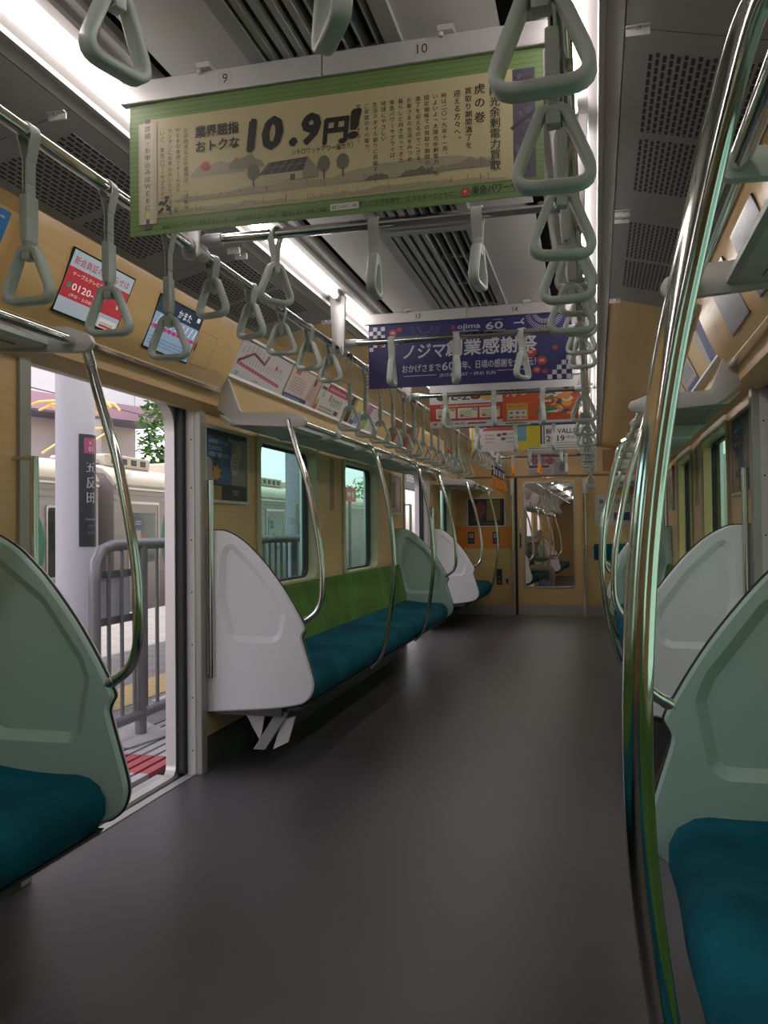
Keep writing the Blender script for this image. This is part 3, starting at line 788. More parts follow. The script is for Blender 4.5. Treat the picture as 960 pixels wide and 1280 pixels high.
for y, nm, z in zip(CY, CN, CZ):
    t = thing('cross_bar_rail', 'polished cross bar for straps between the side rails, %s' % nm, 'rail', (0, y, z), 'cross bars')
    MB().tube([(-.55, y, z), (.55, y, z)], .0155, 16).build('pipe', CHROME, t, smooth=True)
    for s in (-1, 1):
        MB().tube([(s * .573, y, 2.072), (s * .57, y, z - .008), (s * .553, y, z - .001), (s * .50, y, z)], [.021, .022, .022, .0195], 14).build('socket', ALU, t, smooth=True)

# ------------------------------------------------------------------ hanging straps
RING = fillet([(-.064, -.112), (.064, -.112), (.0175, 0), (-.0175, 0)], [.026, .026, .016, .016], 6)
def make_strap(name, L, label, cat, ringmat, sleeve=True, tagged=False, zr=RZ):
    """hangs below the origin (centre of the pipe); L = pipe centre to ring top; ring lies in the x-z plane"""
    t = thing(name, label, cat, (0, 0, -20))
    o = Vector((0, 0, -20)); w = .0155
    def V(x, y, z): return o + Vector((x, y, z))
    r = .0185; m = MB(); arc = [(-.004, -.075), (-.006, -.06), (-.013, -.028), (-r, -.006), (-r * .7, r * .75), (0, r + .001), (r * .7, r * .75), (r, -.006), (.013, -.028), (.006, -.06), (.004, -.075)]
    arc = [(-.0035, -L + .004)] + arc + [(.0035, -L + .004)]
    pts = catmull([Vector((a, 0, b)) for a, b in arc], 3)
    secs = []
    for i, p in enumerate(pts):
        d = (pts[min(i + 1, len(pts) - 1)] - pts[max(i - 1, 0)]).normalized(); n = Vector((-d.z, 0, d.x)) * .0017
        q = o + p
        secs.append([q + n + Vector((0, -w, 0)), q + n + Vector((0, w, 0)), q - n + Vector((0, w, 0)), q - n + Vector((0, -w, 0))])
    m.loft(secs).build('belt', BELT, t, smooth=40)
    MB().box(V(-.008, -.0145, -.104), V(.008, .0145, -.07), .003).build('buckle', BELT, t, smooth=30) if not sleeve else None
    if sleeve:
        MB().prism([(p[0], p[1] - 20) for p in fillet([(-.008, -L + .014), (.008, -L + .014), (.0105, -L + .03), (.0105, -L + .118), (-.0105, -L + .118), (-.0105, -L + .03)], .005, 3)], 'y', -.0195, .0195, .003).build('sleeve', STRAPG if ringmat is STRAPG else ringmat, t, smooth=30)
        MB().tube([V(-.0, -.0135, -.115), V(0, .0135, -.115)], .006, 8).build('rivet', STEEL, t, smooth=True)
    # ring: flattened rounded bar swept round the triangle
    secs = []; N = len(RING)
    prof = [(.0078, -.0105), (.0078, .0105), (.0048, .0142), (-.0048, .0142), (-.0078, .0105), (-.0078, -.0105), (-.0048, -.0142), (.0048, -.0142)]
    vs = []; fs = []
    for i, p in enumerate(RING):
        a = Vector(RING[i - 1]); b = Vector(RING[(i + 1) % N]); d = (b - a).normalized(); n = Vector((d.y, -d.x))
        for k, (u, v) in enumerate(prof): vs.append(V(p[0] + n.x * u, v, -L + p[1] + n.y * u))
    K = len(prof)
    for i in range(N):
        for k in range(K):
            fs.append((i * K + k, i * K + (k + 1) % K, ((i + 1) % N) * K + (k + 1) % K, ((i + 1) % N) * K + k))
    MB().add(vs, fs).build('ring', ringmat, t, smooth=60)
    MB().box(V(-.011, -.013, -L - .024), V(.011, .013, -L + .012), .004).build('ring_clasp', ringmat, t, smooth=30)
    if tagged:
        MB().box(V(-.022, -.023, -L + .03), V(.022, .023, -L + .15), .004).build('tag_cover', mat('navy tag', '#232a5c', .5), t, smooth=30)
        MB().box(V(-.006, -.0242, -L + .04), V(.016, .0242, -L + .12)).build('tag_label', mat('white tag label', '#c9cbd4', .5), t)
    return t
proto = {}
proto['long'] = make_strap('hanging_strap', .255, 'x', 'hanging strap', STRAPG)
proto['short'] = make_strap('hanging_strap', .062, 'x', 'hanging strap', STRAPG, sleeve=False)
proto['cross'] = make_strap('hanging_strap', .098, 'x', 'hanging strap', STRAPG, sleeve=False)
proto['orange'] = make_strap('hanging_strap', .255, 'x', 'hanging strap', ORANGE, tagged=True)
proto['orange_cross'] = make_strap('hanging_strap', .098, 'x', 'hanging strap', ORANGE, sleeve=False)
used = set()
def strap(kind, x, y, z, rot, label, group):
    p = proto[kind]
    if kind not in used:
        used.add(kind); p.location = (x, y, z); p.rotation_euler = (0, 0, rot); p['label'] = label; p['group'] = group; return p
    return dup(p, (x, y, z), rot, label, group)
rnd = random.Random(3)
LONG1 = [.975, 1.262, 1.585, 1.897, 2.207]
SHORT1 = [2.497, 2.811, 3.114, 3.443, 3.746]
LONG2 = [4.06 + .312 * k for k in range(14)]
SHORT2 = [8.62 + .30 * k for k in range(5)]
END = [10.25 + .27 * k for k in range(5)]
for s in (-1, 1):
    S_ = side(s)
    for i, y in enumerate(LONG1):
        strap('long', s * (RX - .008 * (s > 0)), y, RZ, rnd.uniform(-.18, .25) if s < 0 else (-.06, .02, .15, -.1, .1)[i], '%s long grey strap from the camera on the %s rail, before the doorway' % (ORD[i], S_), 'straps on the side rails')
    for i, y in enumerate(SHORT1):
        strap('short', s * RX, y, RZ, rnd.uniform(-.3, .3), '%s short grey strap on the %s rail over the foreground doorway' % (ORD[i], S_), 'straps on the side rails')
    for i, y in enumerate(LONG2 if s < 0 else LONG2[::2]):
        strap('long', s * RX, y, RZ, rnd.uniform(-.3, .3), '%s long grey strap on the %s rail beyond the foreground doorway' % (ORD[i], S_), 'straps on the side rails')
    for i, y in enumerate(SHORT2):
        strap('short', s * RX, y, RZ, rnd.uniform(-.3, .3), '%s short grey strap on the %s rail over the far doorway' % (ORD[i], S_), 'straps on the side rails')
    for i, y in enumerate(END):
        if s < 0: strap('orange', s * RX, y, RZ, rnd.uniform(-.4, .4), '%s orange strap with navy tag near the end wall, left rail' % ORD[i], 'orange priority straps')
        else: strap('long', s * RX, y, RZ, rnd.uniform(-.3, .3), '%s long grey strap on the right rail near the end wall' % ORD[i], 'straps on the side rails')
POSN = ['left', 'middle', 'right']
for y, nm, z in zip(CY, CN, CZ):
    for i, x in enumerate((-.325, -.012, .297)):
        if y < 2: x = (-.42, -.078, .262)[i]
        rot = PI / 2 + rnd.uniform(-.25, .25)
        if y < 2: rot = PI / 2 + (.2, -.30, .58)[i]
        elif y < 3: rot = PI / 2 + (-.62, .06, -.12)[i]
        elif y < 4: rot = PI / 2 + (.02, .3, -.45)[i]
        if y > 10 and i < 2: strap('orange_cross', x, y, z, rot, 'short orange strap on the last cross bar, %s one' % POSN[i], 'orange priority straps')
        else: strap('cross', x, y, z, rot, 'short grey strap on the cross bar %s, %s one of three' % (nm, POSN[i]), 'straps on the cross bars')

# ------------------------------------------------------------------ posters hanging across the aisle
def poster_rail(y, zt, nums, label):
    t = thing('poster_rail', label, 'poster rail', (0, y, zt), 'poster rails')
    MB().box((-.535, y - .013, zt), (-.001, y + .013, zt + .055), .003).build('clip_bar', ALU, t)
    MB().box((.001, y - .013, zt), (.535, y + .013, zt + .055), .003).build('clip_bar', ALU, t)
    for x in (-.30, .30):
        MB().box((x - .018, y - .03, zt + .055), (x + .018, y + .01, zt + .068)).tube([(x - .012, y - .02, zt + .055), (x - .012, y - .02, zt + .046)], .006, 8).build('ceiling_clip', ALU, t)
    for x, n in zip((-.248, .243), nums):
        sh = Sheet((x - .019, y - .0132, zt + .012), (1, 0, 0), (0, 0, 1), .038, .034)
        sh.rect(0, 0, .038, .034, '#cfc9c6'); sh.layer(); sh.text(n, .019, .006, .032, '#26242a', .004, al='c'); sh.finish(t, 'number_label')
    return t
def hang_poster(x0, x1, y, z0, z1, label, group='posters hanging across the aisle'):
    t = thing('hanging_poster', label, 'poster', ((x0 + x1) / 2, y, z0), group)
    n = max(1, round((x1 - x0) / .515))
    for k in range(n):
        a = x0 + (x1 - x0) * k / n; b = x0 + (x1 - x0) * (k + 1) / n
        MB().box((a + .0006, y - .0006, z0), (b - .0006, y + .0006, z1 + .02)).build('paper_sheet', mat('poster paper', (.40, .39, .37), .55), t)
    return t, Sheet((x0, y - .0008, z0), (1, 0, 0), (0, 0, 1), x1 - x0, z1 - z0)

# green tatami poster
poster_rail(1.907, 2.279, ('9', '10'), 'metal poster rail numbered 9 and 10 above the green poster')
t, sh = hang_poster(-.515, .515, 1.907, 1.945, 2.279, 'wide green bordered poster with cream scroll and big 10.9 figures')
W, H = 1.03, .334
G1, G2, PAP, INK = '#748f55', '#617d47', '#c3b68c', '#262420'
sh.rect(0, 0, W, H, G1); sh.layer()
for i in range(27):
    sh.rect(0, i * .0125, W, i * .0125 + .0022, G2)
sh.layer(); sh.rect(.04, .042, .965, .292, PAP); sh.rect(.962, .042, 1.012, .29, '#4a4152'); sh.layer()
# brocade strip on the right
r3 = random.Random(5)
for i in range(26): sh.disc(.966 + r3.random() * .042, .05 + r3.random() * .232, .004 + .004 * r3.random(), r3.choice(('#5c5266', '#3c3444', '#655a6c')), 8)
sh.layer(); sh.line([(.958, .155), (1.012, .19)], .008, '#33283a')
# ink-wash landscape
INKW = ['#a39c80', '#8a856f', '#6f6b5c', '#56534a']
def blob(cx, cy, w, h, col, n=14, j=.25, flat=True):
    pts = []
    for i in range(n):
        a = PI * i / (n - 1) if flat else 2 * PI * i / n
        pts.append((cx + w * math.cos(a) * (1 + r3.uniform(-j, j) * .3), cy + h * math.sin(a) * (1 + r3.uniform(-j, j))))
    sh.poly(pts, col)
blob(.24, .133, .075, .028, INKW[0]); sh.layer(); blob(.315, .14, .045, .03, INKW[1]); sh.layer(); blob(.73, .083, .20, .028, INKW[0], 20, .2)
blob(.46, .075, .34, .018, INKW[0], 24, .2); blob(.25, .046, .2, .012, INKW[0], 24, .4); blob(.7, .045, .24, .012, INKW[0], 24, .4)
sh.layer(); blob(.86, .078, .075, .02, INKW[1], 20, .3); sh.layer(); blob(.645, .075, .03, .014, INKW[2]); blob(.745, .075, .045, .018, INKW[2], 12, .4)
sh.poly([(.35, .118), (.375, .146), (.475, .150), (.462, .118)], '#4c4b46'); sh.poly([(.462, .118), (.475, .150), (.5, .118), (.5, .098), (.462, .098)], INKW[1]); sh.rect(.36, .098, .462, .118, '#b5ad8d')
sh.layer()
for i in range(5): sh.line([(.358 + i * .02, .12), (.38 + i * .02, .145)], .0012, '#8f8d82')
sh.line([(.366, .133), (.468, .135)], .0012, '#8f8d82'); sh.rect(.43, .098, .442, .112, INKW[3])
for u in (.515, .562, .335):
    sh.disc(u, .128, .016, INKW[2], 10, .02); sh.rect(u - .002, .092, u + .002, .115, INKW[3])
for i in range(60):
    u = r3.uniform(.1, .94); v = r3.choice((.05, .05, .078, .082)); h = r3.uniform(.005, .016); sh.line([(u, v), (u + r3.uniform(-.006, .006), v + h)], .0012, r3.choice(INKW[2:]))
for i in range(16): sh.disc(.082 + r3.random() * .03, .05 + r3.random() * .045, .004, '#33322c', 7)
for i in range(8): sh.line([(.30 + i * .009, .135 + (i % 3) * .004), (.304 + i * .009, .137 + (i % 3) * .004), (.308 + i * .009, .135 + (i % 3) * .004)], .0009, INKW[2])
sh.disc(.208, .157, .011, '#b4514a')
# scroll roller on the left
sh.rect(.026, .028, .076, .283, '#c0b6a0'); sh.rect(.033, .028, .066, .283, '#ccc3b0'); sh.disc(.051, .288, .009, '#5a5348', 12, .006); sh.rect(.043, .014, .06, .028, '#5a5348'); sh.layer()
sh.column('詳細・お申込みはWEBにて', .051, .276, .0165, '#4c4640', .006, 1.1)
sh.disc(.051, .05, .0115, '#9fb6bc', 14); sh.disc(.051, .05, .009, '#e0d283', 14); sh.rect(.0465, .028, .0555, .04, '#6b675c')
for i, (c, v) in enumerate((('お手続きなどの面倒は、一切無用。', .258), ('WEBの専用フォームより', .262), ('カンタンにお申込みいただけまする。', .263), ('いざ、東急パワーサプライ！', .258))):
    sh.column(c, .156 - i * .0215, v, .0128, '#3c3a34', .004)
sh.text('業界屈指', .182, .232, .031, INK, .03, width=.115); sh.text('おトクな', .184, .195, .031, INK, .03, width=.115)
sh.text('1', .322, .182, .105, INK, .06, shear=.12); sh.text('0', .358, .182, .105, INK, .06, shear=.12); sh.text('.', .432, .184, .105, INK, .06); sh.text('9', .458, .182, .098, INK, .06, shear=.12)
sh.text('円', .515, .180, .068, INK, .06, shear=.1); sh.text('！', .575, .182, .085, INK, .05, shear=.18, width=.022)
sh.text('（1キロワットアワー当たり）', .435, .158, .0155, INK, .012, width=.152)
sh.column('太陽光余剰電力買取', .922, .283, .0245, INK, .02, 1.0); sh.column('虎の巻', .888, .268, .026, INK, .02, 1.25)
sh.column('買取り期間満了を', .862, .262, .0165, INK, .014); sh.column('迎える方々へ。', .836, .260, .0165, INK, .014)
for i, c in enumerate(('時は二〇一九年十一月、', 'いよいよ「太陽光余剰電力」の', '固定価格での買取り期間の', '満了を迎えるのでござる。', 'お客さまの生活をみつめ', '暮らしと向き合ってきた', '東急パワーサプライは、', '地球にやさしい', '生活スタイル創りに貢献すべく', 'ご家庭のその電力、', '買取りまする！')):
    sh.column(c, .806 - i * .0205, .258, .0128, '#37352f', .006)
sh.text('東急パワーサプライお客さまセンター［受付時間 9:30〜18:30］', .09, .013, .0115, '#2c3322', .004, width=.305); sh.text('☎0120-109-708', .405, .013, .0125, '#2c3322', .006, width=.115)
sh.rect(.53, .012, .60, .028, '#d8d6cc'); sh.layer(); sh.text('東急でんき&ガス｜検索', .534, .0165, .0095, '#33342c', .004, width=.062)
sh.text('新しい生活体験を、エネルギーとともに。', .60, .0155, .0165, '#33402a', .004, width=.232)
for k in range(6): sh.disc(.852 + .006 * math.cos(k * PI / 3), .023 + .006 * math.sin(k * PI / 3), .0055, '#b5463a', 10)
sh.layer(); sh.poly([(.848, .0265), (.856, .0265), (.852, .0195)], '#d8b9a0')
sh.text('東急パワーサプライ', .868, .016, .023, '#26301f', .016, width=.155)
sh.finish(t)

# navy festival poster
poster_rail(4.233, 2.262, ('13', '14'), 'metal poster rail numbered 13 and 14 above the navy poster')
t, sh = hang_poster(-.515, .515, 4.233, 1.93, 2.262, 'navy blue poster with white brush lettering, checks and red discs')
NV, WH, RD = '#2a2c6c', '#d6d5dc', '#b5403c'
sh.rect(0, 0, W, .332, NV); sh.layer()
for i in range(5):
    for j in range(8):
        if (i + j) % 2 == 0 and (j > 2 and i < 4 or i == 0 and j > 1): sh.rect(i * .021 + .004, .32 - (8 - j) * .021 + .0, i * .021 + .025, .32 - (7 - j) * .021, WH)
for i in range(7):
    for j in range(5):
        if (i + j) % 2 == 0 and j < i - .5: sh.rect(.865 + i * .023, .004 + j * .023, .888 + i * .023, .027 + j * .023, WH)
def fan(cx, cy, r0, r1, n, col, a0=0., a1=2 * PI, w=.0022):
    for i in range(n):
        a = a0 + (a1 - a0) * i / n; sh.line([(cx + r0 * math.cos(a), cy + r0 * math.sin(a)), (cx + r1 * math.cos(a), cy + r1 * math.sin(a))], w, col)
fan(.06, .06, .03, .05, 20, '#7c3a5a'); fan(.06, .06, .06, .085, 26, '#7c3a5a'); fan(.30, .31, .03, .045, 22, '#70618a', PI, 2 * PI); fan(.30, .31, .055, .08, 26, '#70618a', PI, 2 * PI)
fan(.90, .345, .04, .062, 22, '#c9c8d6', PI, 2 * PI, .003); fan(.90, .345, .07, .095, 26, '#c9c8d6', PI, 2 * PI, .003)
for u, v, r in ((.13, .285, .022), (.165, .30, .014), (.07, .23, .014), (.045, .235, .012), (.83, .145, .032), (.885, .10, .026), (.86, .055, .02), (.95, .16, .014), (.90, .045, .014)):
    sh.disc(u, v, r, RD, 18, r * .85)
sh.layer()
for u, v, r in ((.13, .285, .01), (.83, .145, .012), (.885, .10, .012), (.86, .055, .009)): sh.rect(u - r, v - r * .6, u + r, v + r * .6, '#d9a49a'); 
sh.text('n', .437, .282, .045, '#c8443e', .03); sh.text('ojima', .467, .283, .036, WH, .02, width=.115); sh.text('60', .61, .272, .05, WH, .03, width=.085); sh.text('ANNIVERSARY', .645, .315, .009, WH, 0, width=.05)
small_lines(sh, .44, .58, .268, 1, .01, .006, '#b9b8cc', r3); small_lines(sh, .60, .71, .262, 1, .01, .005, '#b9b8cc', r3)
sh.rect(.105, .235, .17, .243, WH); sh.rect(.12, .224, .155, .231, WH); sh.rect(.75, .292, .80, .298, WH); sh.line([(.80, .285), (.785, .30), (.80, .315)], .006, WH)
sh.text('ノジマ', .185, .15, .085, WH, .022, width=.215, shear=.08); sh.text('創業感謝祭', .405, .155, .088, WH, .028, width=.455, shear=.04)
sh.text('おかげさまで', .178, .078, .044, WH, .018, width=.20); sh.text('60', .385, .078, .058, WH, .02, width=.065); sh.text('周年、日頃の感謝を大還元！', .455, .082, .044, WH, .018, width=.40)
sh.rect(.185, .055, .355, .0585, WH); sh.rect(.665, .060, .81, .0635, WH); sh.text('2019.8.03 SAT − 09.01 SUN', .37, .045, .024, WH, .012, width=.285)
sh.finish(t)

# farther posters
poster_rail(5.9, 2.25, ('15', '16'), 'metal poster rail above the red and orange pair of posters')
t, sh = hang_poster(-.515, -.0, 5.9, 1.917, 2.25, 'red and white poster with three medal boxes, left of the orange one')
sh.rect(0, 0, .515, .333, '#cfced2'); sh.layer(); sh.vs = .74
sh.rect(0, 0, .515, .333, '#d2cfcf'); sh.layer(); sh.rect(0, .062, .515, .225, '#b43a36'); sh.disc(.42, .285, .055, '#d9a83c', 14, .04); sh.layer()
for i in range(3):
    sh.rect(.045 + i * .155, .085, .185 + i * .155, .182, '#d9d2b8'); 
sh.layer()
for i, c in enumerate(('#c08a4c', '#9a9aa0', '#b98a5c')):
    sh.disc(.165 + i * .155, .17, .018, c); small_lines(sh, .06 + i * .155, .15 + i * .155, .15, 4, .018, .009, '#8a7f64', r3); sh.disc(.075 + i * .155, .11, .012, '#a5553e', 10)
sh.text('0120-109-253', .12, .025, .03, '#2c2c34', .012, width=.13); sh.rect(.27, .028, .40, .042, '#8a2c2c'); sh.disc(.04, .035, .014, '#c05a5a', 10)
sh.text('L-ZO', .16, .262, .075, '#23242c', .04, width=.2); sh.disc(.335, .29, .03, '#b43a36', 16); sh.disc(.09, .285, .04, '#2c2c34', 12, .03); small_lines(sh, .08, .44, .197, 1, .02, .016, '#e3b9a6', r3)
sh.finish(t)
t, sh = hang_poster(0, .515, 5.9, 1.917, 2.25, 'orange poster with colourful cartoon shapes beside the red medal poster')
sh.rect(0, 0, .515, .333, '#cfced2'); sh.layer(); sh.vs = .74
sh.rect(0, 0, .515, .333, '#c95a2c'); sh.layer(); sh.rect(0, 0, .515, .035, '#d0d0d2'); sh.rect(.19, .0, .515, .012, '#3a6ea5')
cols = ['#d8a03c', '#33407a', '#3f7f55', '#c2452e', '#d9d5c8', '#6b4a36', '#d98a3c']
for i in range(44): sh.disc(.225 + r3.random() * .28, .085 + r3.random() * .235, .02 + .024 * r3.random(), r3.choice(cols), 7, .016 + .02 * r3.random())
sh.layer(); sh.rect(.028, .045, .175, .205, '#cf9a34'); sh.layer(); sh.rect(.04, .055, .165, .14, '#d7d3c6'); sh.layer()
for i in range(3): sh.disc(.06 + i * .042, .115, .012, ('#4f8f7a', '#5a6a8a', '#7a9a5a')[i], 10); sh.rect(.045 + i * .042, .065, .075 + i * .042, .08, ('#3f7fa8', '#b8566a', '#c9823c')[i])
sh.disc(.305, .21, .055, '#b5402e', 14, .035); sh.disc(.30, .12, .075, '#3f7f55', 14, .028); sh.layer(); sh.poly([(.28, .11), (.39, .13), (.37, .105)], '#d9d5c8')
sh.text('7月12日 金 から', .04, .17, .018, '#5a4424', .01, width=.12); sh.line([(.03, .27), (.06, .32), (.08, .27), (.11, .315), (.14, .28), (.175, .30)], .01, '#e0c8b4'); small_lines(sh, .02, .17, .012, 1, .02, .014, '#3c3c44', r3); small_lines(sh, .27, .34, .205, 1, .02, .02, '#d9d5c8', r3)
sh.finish(t)
poster_rail(8.0, 2.262, ('19', '20'), 'metal poster rail above the yellow and white pair of posters')
t, sh = hang_poster(-.515, 0, 8.0, 1.93, 2.262, 'white poster with blue scalloped top and yellow corners, at the back')
sh.rect(0, 0, .515, .333, '#cfced2'); sh.layer(); sh.vs = .74
sh.rect(0, 0, .515, .332, '#cfced2'); sh.layer(); sh.rect(0, 0, .03, .332, '#d9c23c'); sh.rect(.40, .08, .515, .332, '#6fa0b8'); sh.rect(.44, 0, .515, .12, '#d9c23c'); sh.layer()
for i in range(6): sh.disc(.10 + i * .065, .33, .035, '#3a6aa8', 14)
sh.layer(); sh.rect(.115, .02, .43, .285, '#cfc9c9'); sh.rect(.02, .06, .10, .27, '#d8d3d3'); sh.layer(); sh.poly([(.1, .262), (.44, .262), (.42, .296), (.27, .312), (.12, .296)], '#b8493c'); sh.disc(.06, .20, .03, '#c9707a', 12); sh.rect(.02, .06, .1, .085, '#b8493c'); sh.disc(.03, .14, .02, '#5a8ab8', 12)
for a, b in ((.24, .19), (.29, .20), (.28, .14)): sh.rect(a, b, a + .04, b + .035, '#6a4c44')
small_lines(sh, .13, .23, .2, 3, .045, .016, '#b26a6a', r3); small_lines(sh, .33, .42, .21, 3, .05, .016, '#6a86a8', r3); sh.finish(t)
t, sh = hang_poster(0, .515, 8.0, 1.93, 2.262, 'white poster with yellow panel and heavy black BIT VALLEY 2019 letters')
sh.rect(0, 0, .515, .332, '#d4d3d3'); sh.layer(); sh.rect(0, .025, .13, .332, '#cfbf2c'); sh.rect(.13, .055, .145, .332, '#1d1d1f'); sh.rect(.158, .055, .168, .332, '#1d1d1f')
sh.text('BIT VALLEY', .185, .150, .062, '#1d1d1f', .025, width=.31); sh.text('2019', .185, .078, .072, '#1d1d1f', .025, width=.165); sh.text('9月13日 金 −', .365, .10, .035, '#2a2a2c', .012, width=.13)
small_lines(sh, .185, .49, .058, 2, .022, .007, '#55565a', r3); small_lines(sh, .185, .49, .29, 3, .022, .01, '#55565a', r3); small_lines(sh, .02, .49, .012, 1, .02, .01, '#6a6a6e', r3); sh.finish(t)

# ------------------------------------------------------------------ posters on the slanted strips above the windows
def strip_poster(s, y0, w, label, h=.20):
    V = Vector((-s * .09, 0, .19)); V = Vector((s * -.09, 0, .19)); U = Vector((0, 1, 0)) if s < 0 else Vector((0, -1, 0))
    N = U.cross(V.normalized()).normalized()
    O = Vector((s * 1.19, y0 if s < 0 else y0 + w, 2.0)) + N * .004
    t = thing('side_poster', label, 'poster', tuple(O + U * w / 2), 'posters above the windows')
    Vn = V.normalized(); q = [O + U * u + Vn * v + N * k for k in (-.001, .001) for u, v in ((0, 0), (w, 0), (w, h), (0, h))]
    MB().add(q, [(0, 3, 2, 1), (4, 5, 6, 7), (0, 1, 5, 4), (1, 2, 6, 5), (2, 3, 7, 6), (3, 0, 4, 7)]).build('paper_sheet', mat('poster paper', (.40, .39, .37), .55), t)
    return t, Sheet(O + N * .0012, U, Vn, w, h)
t, sh = strip_poster(-1, 3.97, .73, 'white route map poster with dark red and pink lines, first on the left strip')
sh.rect(0, 0, .73, .2, '#d8d2d2'); sh.layer(); sh.line([(.03, .085), (.19, .155), (.36, .125), (.385, .18)], .016, '#7c3350'); sh.line([(.03, .08), (.65, .045)], .018, '#c0507c'); sh.line([(.355, .12), (.36, .18)], .007, '#5a5aa8'); sh.layer()
for i in range(15): sh.disc(.06 + i * .041, .078 - i * .0023, .0045, '#e3c6d2', 8)
for i in range(15):
    u = .10 + i * .038
    for j in range(5): sh.rect(u, .095 + j * .0085 - i * .001, u + .007, .1015 + j * .0085 - i * .001, '#5c5a60')
for i in range(7):
    u = .05 + i * .05
    for j in range(4): sh.rect(u, .165 + j * .0085 - .04 * abs(i - 3) / 4, u + .007, .171 + j * .0085 - .04 * abs(i - 3) / 4, '#6a686e')
sh.disc(.525, .135, .016, '#c0507c', 12); sh.text('池上線', .545, .125, .022, '#4c4a52', .01); small_lines(sh, .05, .10, .03, 2, .012, .007, '#77757c', r3); small_lines(sh, .3, .36, .018, 2, .012, .007, '#77757c', r3); sh.finish(t)
t, sh = strip_poster(-1, 4.72, .52, 'pale pink poster with a blue footer band, second on the left strip', .205)
sh.rect(0, 0, .515, .205, '#dcc9c4'); sh.layer(); sh.rect(0, 0, .40, .036, '#34508c'); sh.poly([(.36, .04), (.46, .04), (.50, .205), (.40, .205)], '#d3a598'); sh.rect(.47, 0, .515, .205, '#d0b4ae'); sh.layer(); sh.disc(.435, .165, .02, '#3a2a26', 12, .028); sh.rect(.06, .165, .14, .19, '#cf6a4e'); small_lines(sh, .05, .3, .14, 6, .016, .006, '#a4807c', r3); small_lines(sh, .02, .3, .015, 1, .01, .01, '#b8c4dc', r3); sh.finish(t)
t, sh = strip_poster(-1, 5.27, .68, 'white poster with red header and brush writing, third on the left strip', .205)
sh.rect(0, 0, .68, .205, '#dad6d0'); sh.layer(); sh.rect(.14, .155, .60, .205, '#b43c50'); sh.disc(.04, .05, .03, '#d9a23c', 14, .04); sh.disc(.03, .02, .03, '#c05a7a', 12); sh.rect(.03, .155, .13, .175, '#55452a'); sh.layer()
small_lines(sh, .18, .56, .17, 1, .02, .02, '#dca6ac', r3); sh.text('おかわり', .30, .075, .075, '#2a2828', .01, width=.22); sh.text('ぼ', .08, .11, .05, '#3a3838'); sh.disc(.26, .12, .02, '#b86aa0', 12, .03); small_lines(sh, .10, .40, .035, 2, .022, .014, '#8a8684', r3); sh.rect(.43, .02, .52, .05, '#4a3a34'); sh.finish(t)
t, sh = strip_poster(-1, 5.98, .09, 'narrow dark brown poster edge, fourth on the left strip', .205); sh.rect(0, 0, .09, .205, '#4a3626'); sh.finish(t)
t, sh = strip_poster(-1, 6.12, .78, 'yellow, pink and green blocked poster, fifth on the left strip', .205)
sh.rect(0, 0, .78, .205, '#d3d0cc'); sh.layer(); sh.rect(.02, .09, .22, .205, '#d6cc6c'); sh.disc(.14, .075, .09, '#7aa0c4', 16, .05); sh.rect(.24, 0, .42, .09, '#8cb45c'); sh.poly([(.28, .10), (.42, .10), (.46, .205), (.33, .205)], '#c0609c'); sh.rect(.0, 0, .09, .045, '#4a6aa8'); sh.layer(); small_lines(sh, .50, .75, .17, 7, .022, .008, '#a88a9a', r3); sh.rect(.64, .03, .7, .06, '#5878b0'); sh.rect(.68, .09, .74, .12, '#5878b0'); sh.finish(t)
for y, w, c, c2, lb in ((7.35, .5, '#7a4a34', '#c9a88a', 'brown and tan poster far along the left strip'), (7.87, .34, '#6a3a2c', '#b0603a', 'dark red brown poster before the far left doorway'), (10.0, .6, '#b8343c', '#dcd0d0', 'bright red poster over the far left corner seat'), (10.7, .6, '#8fb4c4', '#d6d8da', 'pale blue poster by the end wall, left strip')):
    t, sh = strip_poster(-1, y, w, lb); sh.rect(0, 0, w, .2, c); sh.layer(); sh.rect(w * .45, .02, w * .95, .15, c2); sh.layer(); small_lines(sh, w * .5, w * .9, .12, 4, .022, .009, '#6a5a5a', r3); sh.finish(t)
t, sh = strip_poster(1, 4.09, .44, 'white and blue poster leaning on the right strip, nearest the doorway')
sh.rect(0, 0, .46, .2, '#cfcbc8'); sh.layer(); sh.poly([(.10, .0), (.30, .0), (.36, .2), (.16, .2)], '#6a74b0'); sh.disc(.24, .16, .02, '#b86a74', 12); small_lines(sh, .32, .45, .15, 6, .02, .008, '#9a9ab0', r3); sh.finish(t)
t, sh = strip_poster(1, 4.92, .52, 'white poster with blue foot, second along the right strip')
sh.rect(0, 0, .52, .2, '#d0ccca'); sh.layer(); sh.rect(.02, 0, .50, .04, '#5a74b4'); small_lines(sh, .06, .46, .16, 6, .018, .009, '#8a94b8', r3); sh.finish(t)
t, sh = strip_poster(1, 5.52, .6, 'plain cream poster, third along the right strip'); sh.rect(0, 0, .6, .2, '#d3c6bc'); sh.layer(); small_lines(sh, .1, .5, .15, 4, .03, .012, '#a89c94', r3); sh.finish(t)
# blue poster that starts the strip at the near left edge
t, sh = strip_poster(-1, 1.70, .515, 'bright blue poster cut off by the left picture edge'); sh.rect(0, 0, .515, .2, '#2f7fc0'); sh.layer(); sh.disc(.46, .13, .035, '#bcd8ea', 12); sh.disc(.43, .08, .03, '#9fd0a0', 12); small_lines(sh, .30, .50, .175, 1, .02, .008, '#dbe9f2', r3); sh.finish(t)

